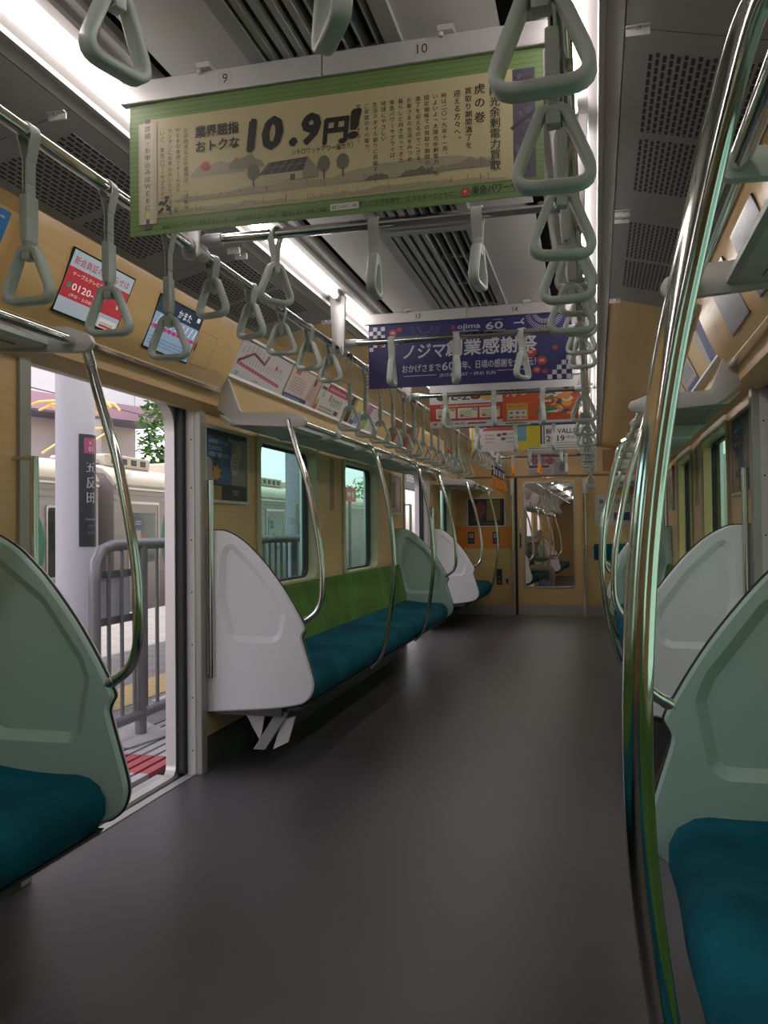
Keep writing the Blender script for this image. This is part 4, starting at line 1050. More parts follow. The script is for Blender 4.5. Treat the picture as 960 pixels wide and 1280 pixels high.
# ------------------------------------------------------------------ framed posters and small wall fittings
def framed(name, label, O, U, V, w, h, fw=.015, depth=.014, cat='framed poster'):
    O, U, V = Vector(O), Vector(U), Vector(V); N = U.cross(V)
    t = thing(name, label, cat, tuple(O + U * w / 2))
    def Q(u, v, k): return O + U * u + V * v + N * k
    o = [(-fw, -fw), (w + fw, -fw), (w + fw, h + fw), (-fw, h + fw)]; i = [(0, 0), (w, 0), (w, h), (0, h)]
    vs = [Q(*p, 0) for p in o] + [Q(*p, 0) for p in i] + [Q(*p, depth) for p in o] + [Q(*p, depth) for p in i]; fs = []
    for a in range(4):
        b = (a + 1) % 4; fs += [(a, b, 4 + b, 4 + a), (8 + a, 12 + a, 12 + b, 8 + b), (a, 8 + a, 8 + b, b), (4 + a, 4 + b, 12 + b, 12 + a)]
    MB().add(vs, fs).build('frame', ALU, t)
    vs = [Q(*p, .001) for p in i] + [Q(*p, .005) for p in i]
    MB().add(vs, [(0, 3, 2, 1), (4, 5, 6, 7), (0, 1, 5, 4), (1, 2, 6, 5), (2, 3, 7, 6), (3, 0, 4, 7)]).build('poster_sheet', mat('poster paper', (.40, .39, .37), .55), t)
    sh = Sheet(Q(0, 0, .0052), U, V, w, h); return t, sh
def wall_poster(s, y0, lb):
    t, sh = framed('framed_poster', lb, (s * WX - s * .001, y0 if s < 0 else y0 + .515 + OFF[s], 1.365), (0, -s, 0), (0, 0, 1), .515, .364)
    w, h = .515, .364
    sh.rect(0, 0, w, h, '#2c2f33'); sh.layer(); sh.rect(0, .06, .32, h - .03, '#2f5f86'); sh.rect(.32, .06, w, h - .03, '#8a8580'); sh.rect(0, 0, w, .085, '#26282c'); sh.layer()
    for i in range(3): sh.text(('お客様相談ステーション', 'どんなときも、', 'お気軽にご相談ください')[i], .04, .295 - i * .034, .026, '#cfd6dc', .02, width=(.24, .17, .24)[i])
    sh.disc(.03, .14, .07, '#a8a6a2', 14, .08); sh.disc(.13, .16, .05, '#3a3550', 14, .07); sh.disc(.36, .20, .055, '#b4aca6', 16, .065); sh.poly([(.33, .15), (.36, .14), (.35, .17)], '#b4aca6')
    sh.disc(.41, .26, .04, '#b89a88', 12, .05); sh.rect(.0, .0, .19, .075, '#9a8440'); sh.layer()
    star = [(.13 + (.06 if i % 2 else .035) * math.cos(i * PI / 7), .14 + (.05 if i % 2 else .03) * math.sin(i * PI / 7)) for i in range(14)]; sh.poly(star, '#c8912f'); sh.disc(.30, .33, .015, '#c8912f', 8)
    small_lines(sh, .33, .40, .225, 4, .018, .008, '#6a6462', r3); sh.rect(.19, 0, w, .075, '#202226'); sh.layer(); sh.text('TOC', .33, .03, .04, '#b8bcc0', .01); sh.finish(t)
wall_poster(-1, 3.925, 'framed blue poster with speech bubbles on the wall beside the open left doorway')
wall_poster(1, 3.925, 'framed poster on the wall beside the closed right doorway')
for s, y, lb in ((-1, 7.93, 'pale framed poster on the left wall before the far doorway'), (1, 7.93, 'pale framed poster on the right wall before the far doorway')):
    t, sh = framed('framed_poster', lb, (s * (WX - .001), y if s < 0 else y + .4, 1.365), (0, -s, 0), (0, 0, 1), .4, .364)
    sh.rect(0, 0, .4, .364, '#b4aaa0'); sh.layer(); sh.rect(.03, .05, .2, .3, '#8a7464'); sh.disc(.28, .2, .07, '#c4b8ac', 12, .1); small_lines(sh, .2, .37, .05, 3, .02, .01, '#7a7068', r3); sh.finish(t)
for s in (-1, 1):
    O = (s * (WX - .0005), 6.02 if s < 0 else 6.23, 1.355)
    t, sh = framed('wall_plaque', 'narrow upright wooden plaque between the two middle %s windows' % side(s), O, (0, -s, 0), (0, 0, 1), .08, .38, .006, .006, 'plaque')
    sh.rect(0, 0, .08, .38, '#a9814f'); sh.layer(); sh.line([(.006, .006), (.074, .006), (.074, .374), (.006, .374), (.006, .006)], .004, '#8c3a2c'); sh.rect(.034, .17, .046, .185, '#4a3220'); sh.rect(.034, .08, .046, .095, '#4a3220'); sh.rect(.034, .05, .046, .065, '#4a3220'); sh.finish(t)

# ------------------------------------------------------------------ end wall with the gangway door
m = MB().grid([-1.36, 1.36], [0, 2.42], [(-.47, 0, .47, 1.905)], lambda u, w, t: (u, t, w), YE, YE + .06)
struct('wall_end', m, TAN)
m = MB().box((-1.3, YE - .006, 0), (-.485, YE + .001, .145)); struct('baseboard_end', m, BRUSH)
m = MB().box((.485, YE - .006, 0), (1.3, YE + .001, .145)); struct('baseboard_end', m, BRUSH)
m = MB().box((-1.3, YE - .012, 1.905), (1.3, YE + .001, 1.93)); struct('trim_end', m, mat('dark tan seam', (.20, .14, .07), .5))
d = bpy.data.objects.new('door_7', None); COL.objects.link(d); d.location = (0, YE, 0); d['kind'] = 'structure'; ORG[d.name] = d.location.copy()
gi = rrect((-.345, .385), (.335, 1.835), .05); go = rect_like((-.435, .005), (.455, 1.90))
MB().ring(go, gi, 'y', YE + .012, YE + .045).build('leaf', TAN, d)
MB().box((-.435, YE + .006, .005), (.455, YE + .013, .15)).build('kick_plate', BRUSH, d)
MB().ring(rrect((-.36, .37), (.35, 1.85), .06), rrect((-.335, .395), (.325, 1.825), .05), 'y', YE + .003, YE + .05).build('window_frame', STEEL, d)
gp = rrect((-.34, .39), (.33, 1.83), .05)
MB().add([(q[0], YE + .03, q[1]) for q in gp], [tuple(range(len(gp)))]).build('pane', CLEAR, d)
MB().box((-.405, YE + .002, .93), (-.385, YE + .013, 1.13)).build('door_handle', BLACK, d)
MB().box((-.408, YE + .008, 1.19), (-.382, YE + .0135, 1.33)).build('notice', WHITE, d)
MB().box((-.47, YE - .004, 0), (-.435, YE + .03, 1.905)).build('gap_seal', BLACK, d)
for x in (-.50, .485):
    h = thing('handrail', 'thin upright handrail %s of the end gangway door' % ('left' if x < 0 else 'right'), 'handrail', (x, YE - .03, .85), 'gangway handrails')
    MB().tube([(x, YE - .035, .90), (x, YE - .035, 1.68)], .011, 10).tube([(x, YE - .035, .905), (x - .03, YE - .02, .90), (x - .035, YE, .90)], .008, 8).build('rail', STEEL, h, smooth=True)
    MB().box((x - .028, YE - .06, 1.66), (x + .028, YE, 1.88), .006).build('head_box', RACKW, h)
    MB().box((x - .012, YE - .015, 0), (x + .012, YE, .90)).build('edge_strip', BRUSH, h)
# orange priority panel, framed picture, stickers, intercom, switch
o = MB().box((-1.295, YE - .003, .925), (-.52, YE + .001, 1.23)).build('wall_panel', mat('orange wall sheet', (.62, .20, .025), .5)); tag(o, 'orange sheet on the end wall behind the left corner seat', 'wall panel')
t, sh = framed('framed_poster', 'dark framed picture above the orange sheet on the end wall', (-1.12, YE - .002, 1.245), (1, 0, 0), (0, 0, 1), .505, .375)
sh.rect(0, 0, .505, .375, '#2f2620'); sh.layer(); sh.disc(.17, .23, .075, '#8a4040', 14, .11); sh.rect(.26, .07, .45, .36, '#7d6a3c'); sh.rect(.05, .05, .2, .12, '#55403a'); sh.layer(); sh.line([(.27, .25), (.34, .28), (.43, .31)], .01, '#4a3c20'); small_lines(sh, .18, .44, .025, 1, .02, .014, '#8a8478', r3); sh.finish(t)
for x, lb in ((-1.08, 'left'), (-.735, 'right')):
    t = thing('sticker', 'small dark blue notice on the orange sheet, %s one of two' % lb, 'notice', (x, YE - .004, .99), 'blue notices')
    MB().box((x - .046, YE - .005, .992), (x + .046, YE - .003, 1.158)).build('sheet', mat('navy sticker', '#262344', .5), t)
    sh = Sheet((x - .046, YE - .0052, .992), (1, 0, 0), (0, 0, 1), .092, .166); sh.rect(.018, .085, .074, .14, '#c9c6d4'); sh.layer(); sh.rect(.03, .10, .045, .13, '#3a3660'); sh.rect(.05, .10, .065, .125, '#3a3660'); small_lines(sh, .015, .08, .05, 2, .02, .01, '#8a86b0', r3); sh.finish(t)
t = thing('intercom', 'black emergency intercom on the end wall left of the gangway door', 'intercom', (-.69, YE - .01, .42))
MB().box((-.732, YE - .012, .42), (-.655, YE, .64), .004).build('case', BLACK, t)
sh = Sheet((-.732, YE - .0122, .42), (1, 0, 0), (0, 0, 1), .077, .22); sh.rect(.02, .15, .055, .20, '#33363c'); sh.disc(.038, .11, .014, '#9aa08a', 12); sh.rect(.02, .02, .056, .05, '#a8a044'); sh.layer(); small_lines(sh, .022, .055, .07, 2, .015, .006, '#b0b4a0', r3); sh.finish(t, 'front')
t = thing('wall_switch', 'small metal switch plate beside the black intercom', 'switch', (-.58, YE - .006, .42))
MB().box((-.612, YE - .006, .42), (-.556, YE, .525), .002).build('plate', BRUSH, t); MB().box((-.60, YE - .0085, .44), (-.568, YE - .005, .505)).build('key', KICK, t)
o = MB().box((-.73, YE - .003, .83), (-.62, YE, .855)).build('sticker', mat('yellow green sticker', '#a8a83c', .5)); tag(o, 'thin yellow green strip sticker above the intercom', 'notice')
t, sh = framed('notice_board', 'white notice with blue picture right of the gangway door', (.62, YE - .001, 1.235), (1, 0, 0), (0, 0, 1), .49, .40, .006, .006, 'notice')
sh.rect(0, 0, .49, .4, '#cfccc2'); sh.layer(); sh.text('無料パソコン', .05, .29, .07, '#3c4654', .02, width=.40); sh.rect(.24, .06, .45, .17, '#2c4468'); sh.rect(.24, .06, .31, .17, '#7a4a54'); small_lines(sh, .05, .44, .24, 2, .03, .014, '#8a8c90', r3); sh.disc(.12, .2, .03, '#7fb0a8', 12); small_lines(sh, .03, .2, .05, 2, .02, .01, '#8a8c90', r3); sh.finish(t)
t = thing('hip_rest', 'teal padded hip rest on the end wall right of the gangway door', 'hip rest', (.9, YE - .05, .77))
MB().box((.59, YE - .07, .765), (1.25, YE - .012, .98), .02, 3).build('pad', TEAL, t, smooth=40); MB().box((.62, YE - .02, .80), (1.22, YE, .95)).build('backing', KICK, t)
t, sh = hang_poster(-.28, .235, YE - .012, 1.935, 2.285, 'pale pink poster high on the end wall above the gangway door', 'end wall posters')
sh.rect(0, 0, .515, .35, '#c9b9ba'); sh.layer(); sh.text('お知らせキャンペーン', .03, .27, .045, '#a05a78', .02, width=.33); sh.disc(.10, .19, .06, '#b0607c', 16, .05); sh.disc(.20, .19, .06, '#b87a90', 16, .05); sh.disc(.30, .19, .06, '#b0607c', 16, .05); sh.rect(.02, .10, .15, .13, '#4c4650'); sh.rect(.18, .10, .29, .13, '#5a5460'); sh.rect(.36, .0, .515, .35, '#a8a6a8'); small_lines(sh, .02, .33, .06, 3, .025, .01, '#8a7a80', r3)
sh.layer(); sh.disc(.42, .24, .05, '#c4bebe', 12, .07); sh.disc(.46, .1, .04, '#7a7a7e', 12, .06); sh.finish(t)
o = MB().box((-.74, YE - .010, 1.97), (-.62, YE - .002, 2.33)).build('end_wall_sheet', mat('poster paper', (.40, .39, .37), .55)); tag(o, 'narrow white sheet high on the end wall left of the pink poster', 'notice')
for s in (1,):
    t, sh = framed('hatch', 'outlined tan hatch high on the right of the end wall', (.72, YE - .001, 1.96), (1, 0, 0), (0, 0, 1), .50, .30, .006, .004, 'hatch'); sh.rect(0, 0, .5, .3, '#a8834f'); sh.layer(); sh.rect(.20, .05, .23, .10, '#5a9ab0'); sh.finish(t)

# ------------------------------------------------------------------ the coupled car seen through the gangway door
before = set(bpy.data.objects)
NA, NB = 12.75, 27.0
struct('floor_next_car', MB().box((-1.35, 12.0, -.05), (1.35, NB, 0)), FLOOR)
DN = (13.35, 14.66); DM = (19.35, 20.66)
m = MB().grid([12.4, NB], [0, 2.1], [(DN[0], .0, DN[1], 1.9), (DM[0], 0, DM[1], 1.9), (15.6, .845, 16.6, 1.765), (17.2, .845, 18.2, 1.765), (21.6, .845, 22.6, 1.765)], lambda u, w, t: (-t, u, w), 1.30, 1.35)
struct('wall_left_next_car', m, TAN)
struct('wall_right_next_car', MB().box((1.30, 12.4, 0), (1.35, NB, 2.1)), TAN)
struct('wall_far_next_car', MB().box((-1.35, NB, 0), (1.35, NB + .05, 2.4)), TAN)
m = MB().prism([(-1.35, 1.8), (-1.235, 1.83), (-1.19, 2.0), (-1.1, 2.19), (-.7, 2.305), (-.4, 2.36), (.4, 2.36), (.7, 2.305), (1.1, 2.19), (1.35, 1.95), (1.35, 2.5), (-1.35, 2.5)], 'y', 12.4, NB); struct('ceiling_next_car', m, CEIL)
for k, (x, y) in enumerate(((-.57, 14.5), (.57, 14.5), (-.57, 17.0), (.57, 17.0), (-.57, 19.5), (.57, 19.5), (-.57, 22), (.57, 22), (-.57, 24.5), (.57, 24.5))):
    t = thing('fluorescent_lamp', 'lit tube in the next car, %s from the end door, %s row' % (ORD[k // 2], 'left' if x < 0 else 'right'), 'lamp', (x, y, 2.30), 'tubes of the next car')
    MB().tube([(x, y - .72, 2.295), (x, y + .72, 2.295)], .014, 8).build('tube', TUBE, t, smooth=True)
    for q in (-.75, .72): MB().tube([(x, y + q, 2.295), (x, y + q + .03, 2.295)], .017, 8).box((x - .012, y + q, 2.295), (x + .012, y + q + .03, 2.335)).build('lamp_holder', WHITE, t, smooth=True)
partition(-1, 15.25, 1, 'white moulded partition in the next car, in front of the seated reader', 'partitions of the next car')
partition(-1, 19.2, -1, 'moulded partition in the next car behind the seated reader', 'partitions of the next car')
partition(-1, 21.5, 1, 'white moulded partition farther back in the next car', 'partitions of the next car')
bench(-1, 15.25, 19.2, 7, 'teal bench in the next car under the seated reader', 'benches of the next car')
bench(-1, 21.5, 25.4, 7, 'teal bench farther back in the next car', 'benches of the next car')
rack(-1, 15.25, 19.2, 'luggage rack in the next car above the seated reader')
for k, (y, kk) in enumerate(((15.2, 'arm'), (16.6, 'mid'), (17.95, 'mid'), (19.25, 'arm'), (21.45, 'arm'))):
    pole(-1, y, kk, '%s curved grab pole seen through the end door window' % ORD[k], 'grab poles of the next car')
for k, y in enumerate((14.75, 20.72)):
    h = thing('handrail', 'upright handrail of the next car seen through the end door window, %s one' % ('nearer' if k == 0 else 'farther'), 'handrail', (-1.25, y, .5), 'door handrails')
    MB().tube([(-1.255, y, .47), (-1.255, y, 1.46)], .0145, 10).tube([(-1.255, y, .48), (-1.30, y, .48)], .007, 8).tube([(-1.255, y, 1.45), (-1.30, y, 1.45)], .007, 8).build('rail', CHROME, h, smooth=True)
t = thing('strap_rail', 'left strap rail of the next car seen through the end door window', 'rail', (-RX, 18, RZ), 'strap rails')
MB().tube([(-RX, 13, RZ), (-RX, 26, RZ)], .0165, 10).build('pipe', CHROME, t, smooth=True)
for k in range(14):
    strap('long', -RX, 15.2 + .31 * k, RZ, rnd.uniform(-.3, .3), '%s grey strap along the left rail of the next car' % ORD[k], 'straps of the next car')
for k, (y, c, c2) in enumerate(((15.4, '#b59a6c', '#8a6a4a'), (16.3, '#7a5a4a', '#c4a080'), (17.2, '#b8b4ae', '#8a8a90'), (18.1, '#c9a0a0', '#d8d4d0'))):
    t, sh = strip_poster(-1, y, .7, '%s poster on the left strip of the next car' % ORD[k]); sh.rect(0, 0, .7, .2, c); sh.layer(); sh.rect(.1, .03, .4, .16, c2); small_lines(sh, .45, .66, .15, 5, .022, .01, '#5a5450', r3); sh.finish(t)

# the seated reader: one skinned figure
def skinned(name, verts, edges, radii, root=0, sub=2):
    me = bpy.data.meshes.new(name); me.from_pydata(verts, edges, []); o = bpy.data.objects.new(name, me); COL.objects.link(o)
    mo = o.modifiers.new('skin', 'SKIN'); mo.use_smooth_shade = True
    for i, r in enumerate(radii):
        rr = r if isinstance(r, tuple) else (r, r)
        me.skin_vertices[0].data[i].radius = rr
    me.skin_vertices[0].data[root].use_root = True
    su = o.modifiers.new('sub', 'SUBSURF'); su.levels = sub; su.render_levels = sub
    dg = bpy.context.evaluated_depsgraph_get(); ev = o.evaluated_get(dg); m2 = bpy.data.meshes.new_from_object(ev)
    bm = bmesh.new(); bm.from_mesh(m2); bpy.data.objects.remove(o); bpy.data.meshes.remove(m2)
    return bm
PY = 16.35; PX = -.95
person = thing('person', 'seated person in olive jacket and beige trousers bent over an open booklet', 'person', (PX + .2, PY, 0))
JK, TR, SK, HR, SH = mat('olive jacket', (.13, .12, .07), .85), mat('beige trousers', (.30, .26, .20), .85), mat('skin', (.50, .28, .19), .55), mat('grey hair', (.26, .25, .24), .8), mat('dark shoes', (.03, .028, .025), .5)
V, Ed, Rr = [], [], []
def vtx(x, y, z, r, par=None):
    V.append((PX + x, PY + y, z)); Rr.append(r)
    if par is not None: Ed.append((par, len(V) - 1))
    return len(V) - 1
pel = vtx(-.02, 0, .60, (.13, .15)); sp = vtx(.01, 0, .76, (.12, .15), pel); ch = vtx(.08, 0, .94, (.13, .18), sp); nb = vtx(.15, 0, 1.045, (.07, .08), ch)
nk = vtx(.19, 0, 1.09, .052, nb); hd = vtx(.225, 0, 1.145, (.075, .07), nk); ht = vtx(.245, 0, 1.22, (.085, .075), hd); hp = vtx(.24, 0, 1.265, (.06, .055), ht)
for q in (-1, 1):
    hip = vtx(.06, q * .09, .57, .085, pel); th = vtx(.27, q * .11, .575, .08, hip); kn = vtx(.46, q * .12, .56, .062, th); cf_ = vtx(.47, q * .12, .36, .055, kn); an = vtx(.455, q * .12, .10, .038, cf_); ft = vtx(.50, q * .125, .045, .04, an); to = vtx(.62, q * .14, .032, .032, ft)
    shd = vtx(.09, q * .17, .985, .07, ch); el = vtx(.19, q * .225, .76, .052, shd); fa = vtx(.31, q * .16, .745, .042, el); wr = vtx(.40, q * .105, .765, .028, fa)
    pm = vtx(.455, q * .085, .775, (.018, .035), wr); pk = vtx(.49, q * .075, .775, (.014, .036), pm)
    for f, (dy, ln) in enumerate(((-.030, .050), (-.010, .058), (.012, .055), (.030, .044))):
        a = vtx(.50, q * .075 + dy, .772, .0085, pk); b = vtx(.50 + ln * .6, q * .07 + dy, .758, .008, a); vtx(.50 + ln * .75, q * .065 + dy, .742, .007, b)
    a = vtx(.465, q * .045, .792, .010, pm); vtx(.50, q * .03, .800, .009, a)
bm = skinned('person_body', V, Ed, Rr)
me = bpy.data.meshes.new('body'); o_ = Vector((PX + .2, PY, 0))
for f in bm.faces:
    c = f.calc_center_median() - Vector((PX, PY, 0)); f.smooth = True
    if c.z > 1.075: f.material_index = 2
    elif c.x > .41 and c.z > .70: f.material_index = 2
    elif c.z < .085: f.material_index = 3
    elif c.z < .645 and not (c.x < .05 and c.z > .60): f.material_index = 1
    else: f.material_index = 0
for v in bm.verts: v.co -= o_
bm.to_mesh(me); bm.free()
for q in (JK, TR, SK, SH): me.materials.append(q)
body = bpy.data.objects.new('body', me); fin(body, person); ORG[body.name] = o_
hb = bmesh.new(); bmesh.ops.create_uvsphere(hb, u_segments=16, v_segments=12, radius=1)
for v in hb.verts:
    v.co = Vector((PX + .222 + v.co.x * .088, PY + v.co.y * .084, 1.225 + v.co.z * .082 + max(0, v.co.x) * .045 - max(0, -v.co.x) * .03))
MB().bm(hb).build('hair', HR, person, smooth=True)
for q in (-1, 1):
    MB().tube([(PX + .315, PY + q * .03, 1.165), (PX + .322, PY + q * .03, 1.163)], .009, 8).build('eye', DARK, person, smooth=True)
    MB().tube([(PX + .225, PY + q * .075, 1.16), (PX + .225, PY + q * .09, 1.165)], [.022, .016], 8).build('ear', SK, person, smooth=True)
MB().loft([[(PX + .315, PY - .012, 1.13), (PX + .315, PY + .012, 1.13), (PX + .345, PY, 1.122)], [(PX + .315, PY - .008, 1.165), (PX + .315, PY + .008, 1.165), (PX + .322, PY, 1.163)]]).build('nose', SK, person)
MB().box((PX + .305, PY - .02, 1.098), (PX + .314, PY + .02, 1.104)).build('mouth', mat('lips', (.35, .14, .11), .5), person)
t = thing('booklet', 'open white booklet held by the seated person', 'booklet', (PX + .53, PY, .78))
for q in (-1, 1):
    MB().add([(PX + .46, PY, .792), (PX + .60, PY, .815), (PX + .60, PY + q * .10, .845), (PX + .46, PY + q * .10, .822), (PX + .46, PY, .789), (PX + .60, PY, .812), (PX + .60, PY + q * .10, .842), (PX + .46, PY + q * .10, .819)],
             [(0, 1, 2, 3), (7, 6, 5, 4), (0, 4, 5, 1), (1, 5, 6, 2), (2, 6, 7, 3), (3, 7, 4, 0)]).build('page', mat('poster paper', (.40, .39, .37), .55), t)
t = thing('bag', 'small blue bag on the floor by the seated person', 'bag', (PX + .30, PY - .22, 0))
MB().box((PX + .26, PY - .42, 0), (PX + .46, PY - .22, .36), .03).build('body', mat('blue bag cloth', (.10, .20, .50), .7), t, smooth=30); MB().tube([(PX + .3, PY - .32, .35), (PX + .3, PY - .32, .42), (PX + .42, PY - .32, .42), (PX + .42, PY - .32, .35)], .008, 8).build('handle', KICK, t)
# the coupled car stands at a slight angle to ours, on the curve
ny = Vector((.0400, 1, -.0150)).normalized(); nz = Vector((0, 0, 1)); nz = (nz - ny * nz.dot(ny)).normalized(); nx = ny.cross(nz)
TN = Matrix.Translation((.613, 0, 1.2)) @ Matrix((nx, ny, nz)).transposed().to_4x4() @ Matrix.Translation((-.98, 0, -1.096))
bpy.context.view_layer.update()
for o in list(bpy.data.objects):
    if o not in before and o.parent is None:
        o.matrix_world = TN @ o.matrix_basis
# gangway walls between the two cars
for s in (-1, 1):
    struct('wall_gangway_' + side(s), MB().box((s * .55 + (.1 if s > 0 else -.1), YE + .06, -.15), (s * .62 + (.1 if s > 0 else -.1), 12.5, 2.3)), KICK)
struct('ceiling_gangway', MB().box((-.75, YE + .06, 2.0), (.75, 12.5, 2.06)), KICK)
struct('floor_gangway', MB().box((-.7, YE + .05, -.12), (.7, 12.4, -.06)), BRUSH)

# ------------------------------------------------------------------ outside: platform, fence, pillars
ASPH = mat('grey asphalt', (.20, .19, .19), .85, noise=.18, nscale=(5, 5, 5), bump=.3, bscale=180)
CONC = mat('pale concrete', (.42, .41, .42), .8, noise=.15, nscale=(4, 4, 4))
GALV = mat('galvanised rail', (.24, .24, .25), .42, .4)
struct('floor_platform', MB().box((-6.4, -12, -.9), (-2.15, 45, -.03)), ASPH)
struct('floor_ground', MB().box((-60, -40, -1.35), (60, 90, -1.25)), mat('track ballast', (.16, .13, .11), .95, noise=.3, nscale=(9, 9, 9)))
COMB = mat('platform edge white', (.52, .50, .52), .6); COMR = mat('platform edge red', (.50, .10, .12), .6)
m = MB().box((-2.15, -12, -.9), (-1.60, 45, -.06)); struct('trim_platform_edge', m, mat('black gap rubber', (.02, .02, .022), .7))
t = thing('platform_edge_comb', 'slatted platform edge strip painted white and red by the doorway', 'platform edge', (-1.85, 4, -.06))
for k in range(7):
    x = -2.14 + k * .077
    for a, b, mm in ((1.0, 3.62, CONC), (3.62, 3.93, COMB), (3.93, 4.26, COMR), (4.26, 4.58, COMB), (4.58, 8.5, CONC)) if k > 1 else ((1.0, 8.5, CONC),):
        MB().box((x, a, -.06), (x + .055, b, -.034)).build('slat', mm, t)
o = MB().prism([(-2.62, 4.35), (-1.98, 4.35), (-1.90, 4.72), (-2.25, 4.98), (-2.62, 4.9)], 'z', -.03, -.022).build('concrete_pad', CONC); tag(o, 'pale concrete patch at the foot of the fence post', 'concrete patch')
TACT = brick_mat('tactile tiles', (.52, .36, .12), (.40, .30, .16), .09, .09, .012, 'xy', .8, 0)
struct('trim_tactile', MB().box((-3.05, -12, -.03), (-2.62, 45, -.024)), TACT)
o = MB().box((-2.55, 5.6, -.03), (-2.46, 6.2, -.026)).build('paint_mark', COMB); tag(o, 'short white paint mark on the platform beyond the fence', 'paint mark')

t = thing('fence', 'grey tubular platform fence with round corner outside the open doorway', 'fence', (-2.09, 6.0, -.03))
FX = -2.09
fr = [(FX, 4.45, .10), (FX, 4.22, .10), (FX, 4.185, .13), (FX, 4.18, .30), (FX, 4.18, .92), (FX, 4.19, 1.03), (FX, 4.25, 1.10), (FX, 4.36, 1.125), (FX, 4.6, 1.13), (FX, 6.0, 1.13), (FX, 7.6, 1.13), (FX, 7.76, 1.12), (FX, 7.85, 1.06), (FX, 7.87, .95), (FX, 7.87, .2), (FX, 7.86, .12), (FX, 7.8, .10), (FX, 4.45, .10)]
MB().tube([f for f in fr[1:-1]], .034, 12).tube([(FX, 4.2, .10), (FX, 7.84, .10)], .034, 12).build('frame', GALV, t, smooth=True)
for y in (4.665, 6.05, 7.4): MB().tube([(FX, y, -.03), (FX, y, 1.12)], .036, 12).build('post', GALV, t, smooth=True)
y = 4.32
while y < 7.8:
    if min(abs(y - q) for q in (4.665, 6.05, 7.4)) > .05: MB().tube([(FX, y, .10), (FX, y, 1.12)], .0125, 8).build('bar', GALV, t, smooth=True)
    y += .137
for z in (.96, .69): MB().box((FX - .03, 4.20, z - .022), (FX - .022, 4.66, z + .022)).build('cross_strap', GALV, t)
MB().box((FX - .045, 4.24, .70), (FX - .034, 4.60, .945)).build('back_board', mat('pale board', (.60, .62, .68), .6), t)

LIL = mat('white painted column', (.62, .60, .66), .55)
class CylSheet(Sheet):
    def __init__(s, c, r, th0, z0, w, h): s.c = c; s.r = r; s.th0 = th0; s.z0 = z0; s.w = w; s.h = h; s.by = {}; s.k = 1; s.nc = 0
    def pt(s, u, v, k):
        a = s.th0 + (u - s.w / 2) / s.r; R_ = s.r + .0005 * k
        return Vector((s.c[0] + R_ * math.cos(a), s.c[1] + R_ * math.sin(a), s.z0 + v))
def station_pillar(y, r, lb):
    t = thing('platform_pillar', lb, 'pillar', (-3.0, y, -.03), 'platform pillars')
    MB().tube([(-3.0, y, -.03), (-3.0, y, 5.2)], r, 32).build('column', LIL, t, smooth=True)
    MB().tube([(-3.0, y, -.03), (-3.0, y, .12)], r + .012, 32).build('base_ring', CONC, t, smooth=True)
    th = -.16; w = .175; z0, z1 = 1.105, 1.90; N = 12
    vs = []; n2 = 0
    sec = []
    for i in range(N + 1):
        a = th + (i / N - .5) * w / r
        sec.append([(-3 + R_ * math.cos(a), y + R_ * math.sin(a), z) for R_, z in ((r, z0), (r + .006, z0), (r + .006, z1), (r, z1))])
    MB().loft(sec).build('sign_panel', mat('charcoal sign', (.045, .045, .055), .5), t, smooth=40)
    sh = CylSheet((-3.0, y), r + .0062, th, z0, w, z1 - z0)
    for i in range(6): sh.rect(.032 + i * .0185, .66, .032 + (i + 1) * .0185, .77, '#d0608c')
    sh.layer(); sh.text('IK', .0875, .725, .03, '#f0e4ea', .02, al='c'); sh.text('01', .0875, .675, .05, '#f0e4ea', .012, al='c')
    sh.column('五反田', .0875, .60, .088, '#e6e4ea', .015, 1.22)
    sh.text('Gotanda', .0875, .185, .028, '#c9c8d0', .004, al='c'); sh.text('고탄다', .0875, .135, .024, '#a9a8b2', .0, al='c'); sh.text('五反田', .0875, .09, .022, '#a9a8b2', 0, al='c')
    sh.finish(t, 'sign_print')
    return t
station_pillar(5.35, .135, 'white round platform pillar with dark station name sign, right outside the doorway')
station_pillar(9.95, .125, 'white round platform pillar seen through the middle left windows')
station_pillar(14.5, .125, 'white round platform pillar seen through the far left doorway')
t = thing('electrical_box', 'grey electrical box with cable strapped to the second platform pillar', 'electrical box', (-2.84, 9.8, 1.28))
MB().box((-2.872, 9.60, 1.28), (-2.73, 10.02, 1.52), .01).build('case', mat('beige box paint', (.36, .33, .27), .5), t); MB().box((-2.73, 9.70, 1.45), (-2.726, 9.87, 1.49)).build('label_plate', WHITE, t)
MB().tube([(-2.85, 9.98, 1.52), (-2.86, 10.0, 1.7), (-2.87, 9.97, 2.2), (-2.86, 10.0, 3.4)], .03, 8, smooth=4).build('cable', BLACK, t, smooth=True)
t = thing('hanging_sign', 'dark hanging station sign over the platform beyond the far left doorway', 'sign', (-2.8, 15.6, 1.95))
MB().box((-2.84, 15.0, 1.95), (-2.76, 16.6, 2.35), .005).build('board', mat('charcoal sign', (.045, .045, .055), .5), t)
for q in (15.2, 16.4): MB().tube([(-2.8, q, 2.35), (-2.8, q, 5.21)], .015, 8).build('hanger', GALV, t)
sh = Sheet((-2.7595, 15.0, 1.95), (0, 1, 0), (0, 0, 1), 1.6, .4); sh.text('五反田', .3, .16, .16, '#d4d4da', .01, width=.6); sh.rect(1.1, .12, 1.3, .3, '#c9c9d0'); sh.finish(t)
# unseen canopy added overhead, placed to keep sun off the near platform and doorway
m = MB().box((-7.3, -14, 5.2), (-2.7, 48, 5.3)); struct('ceiling_sun_block', m, WHITE)

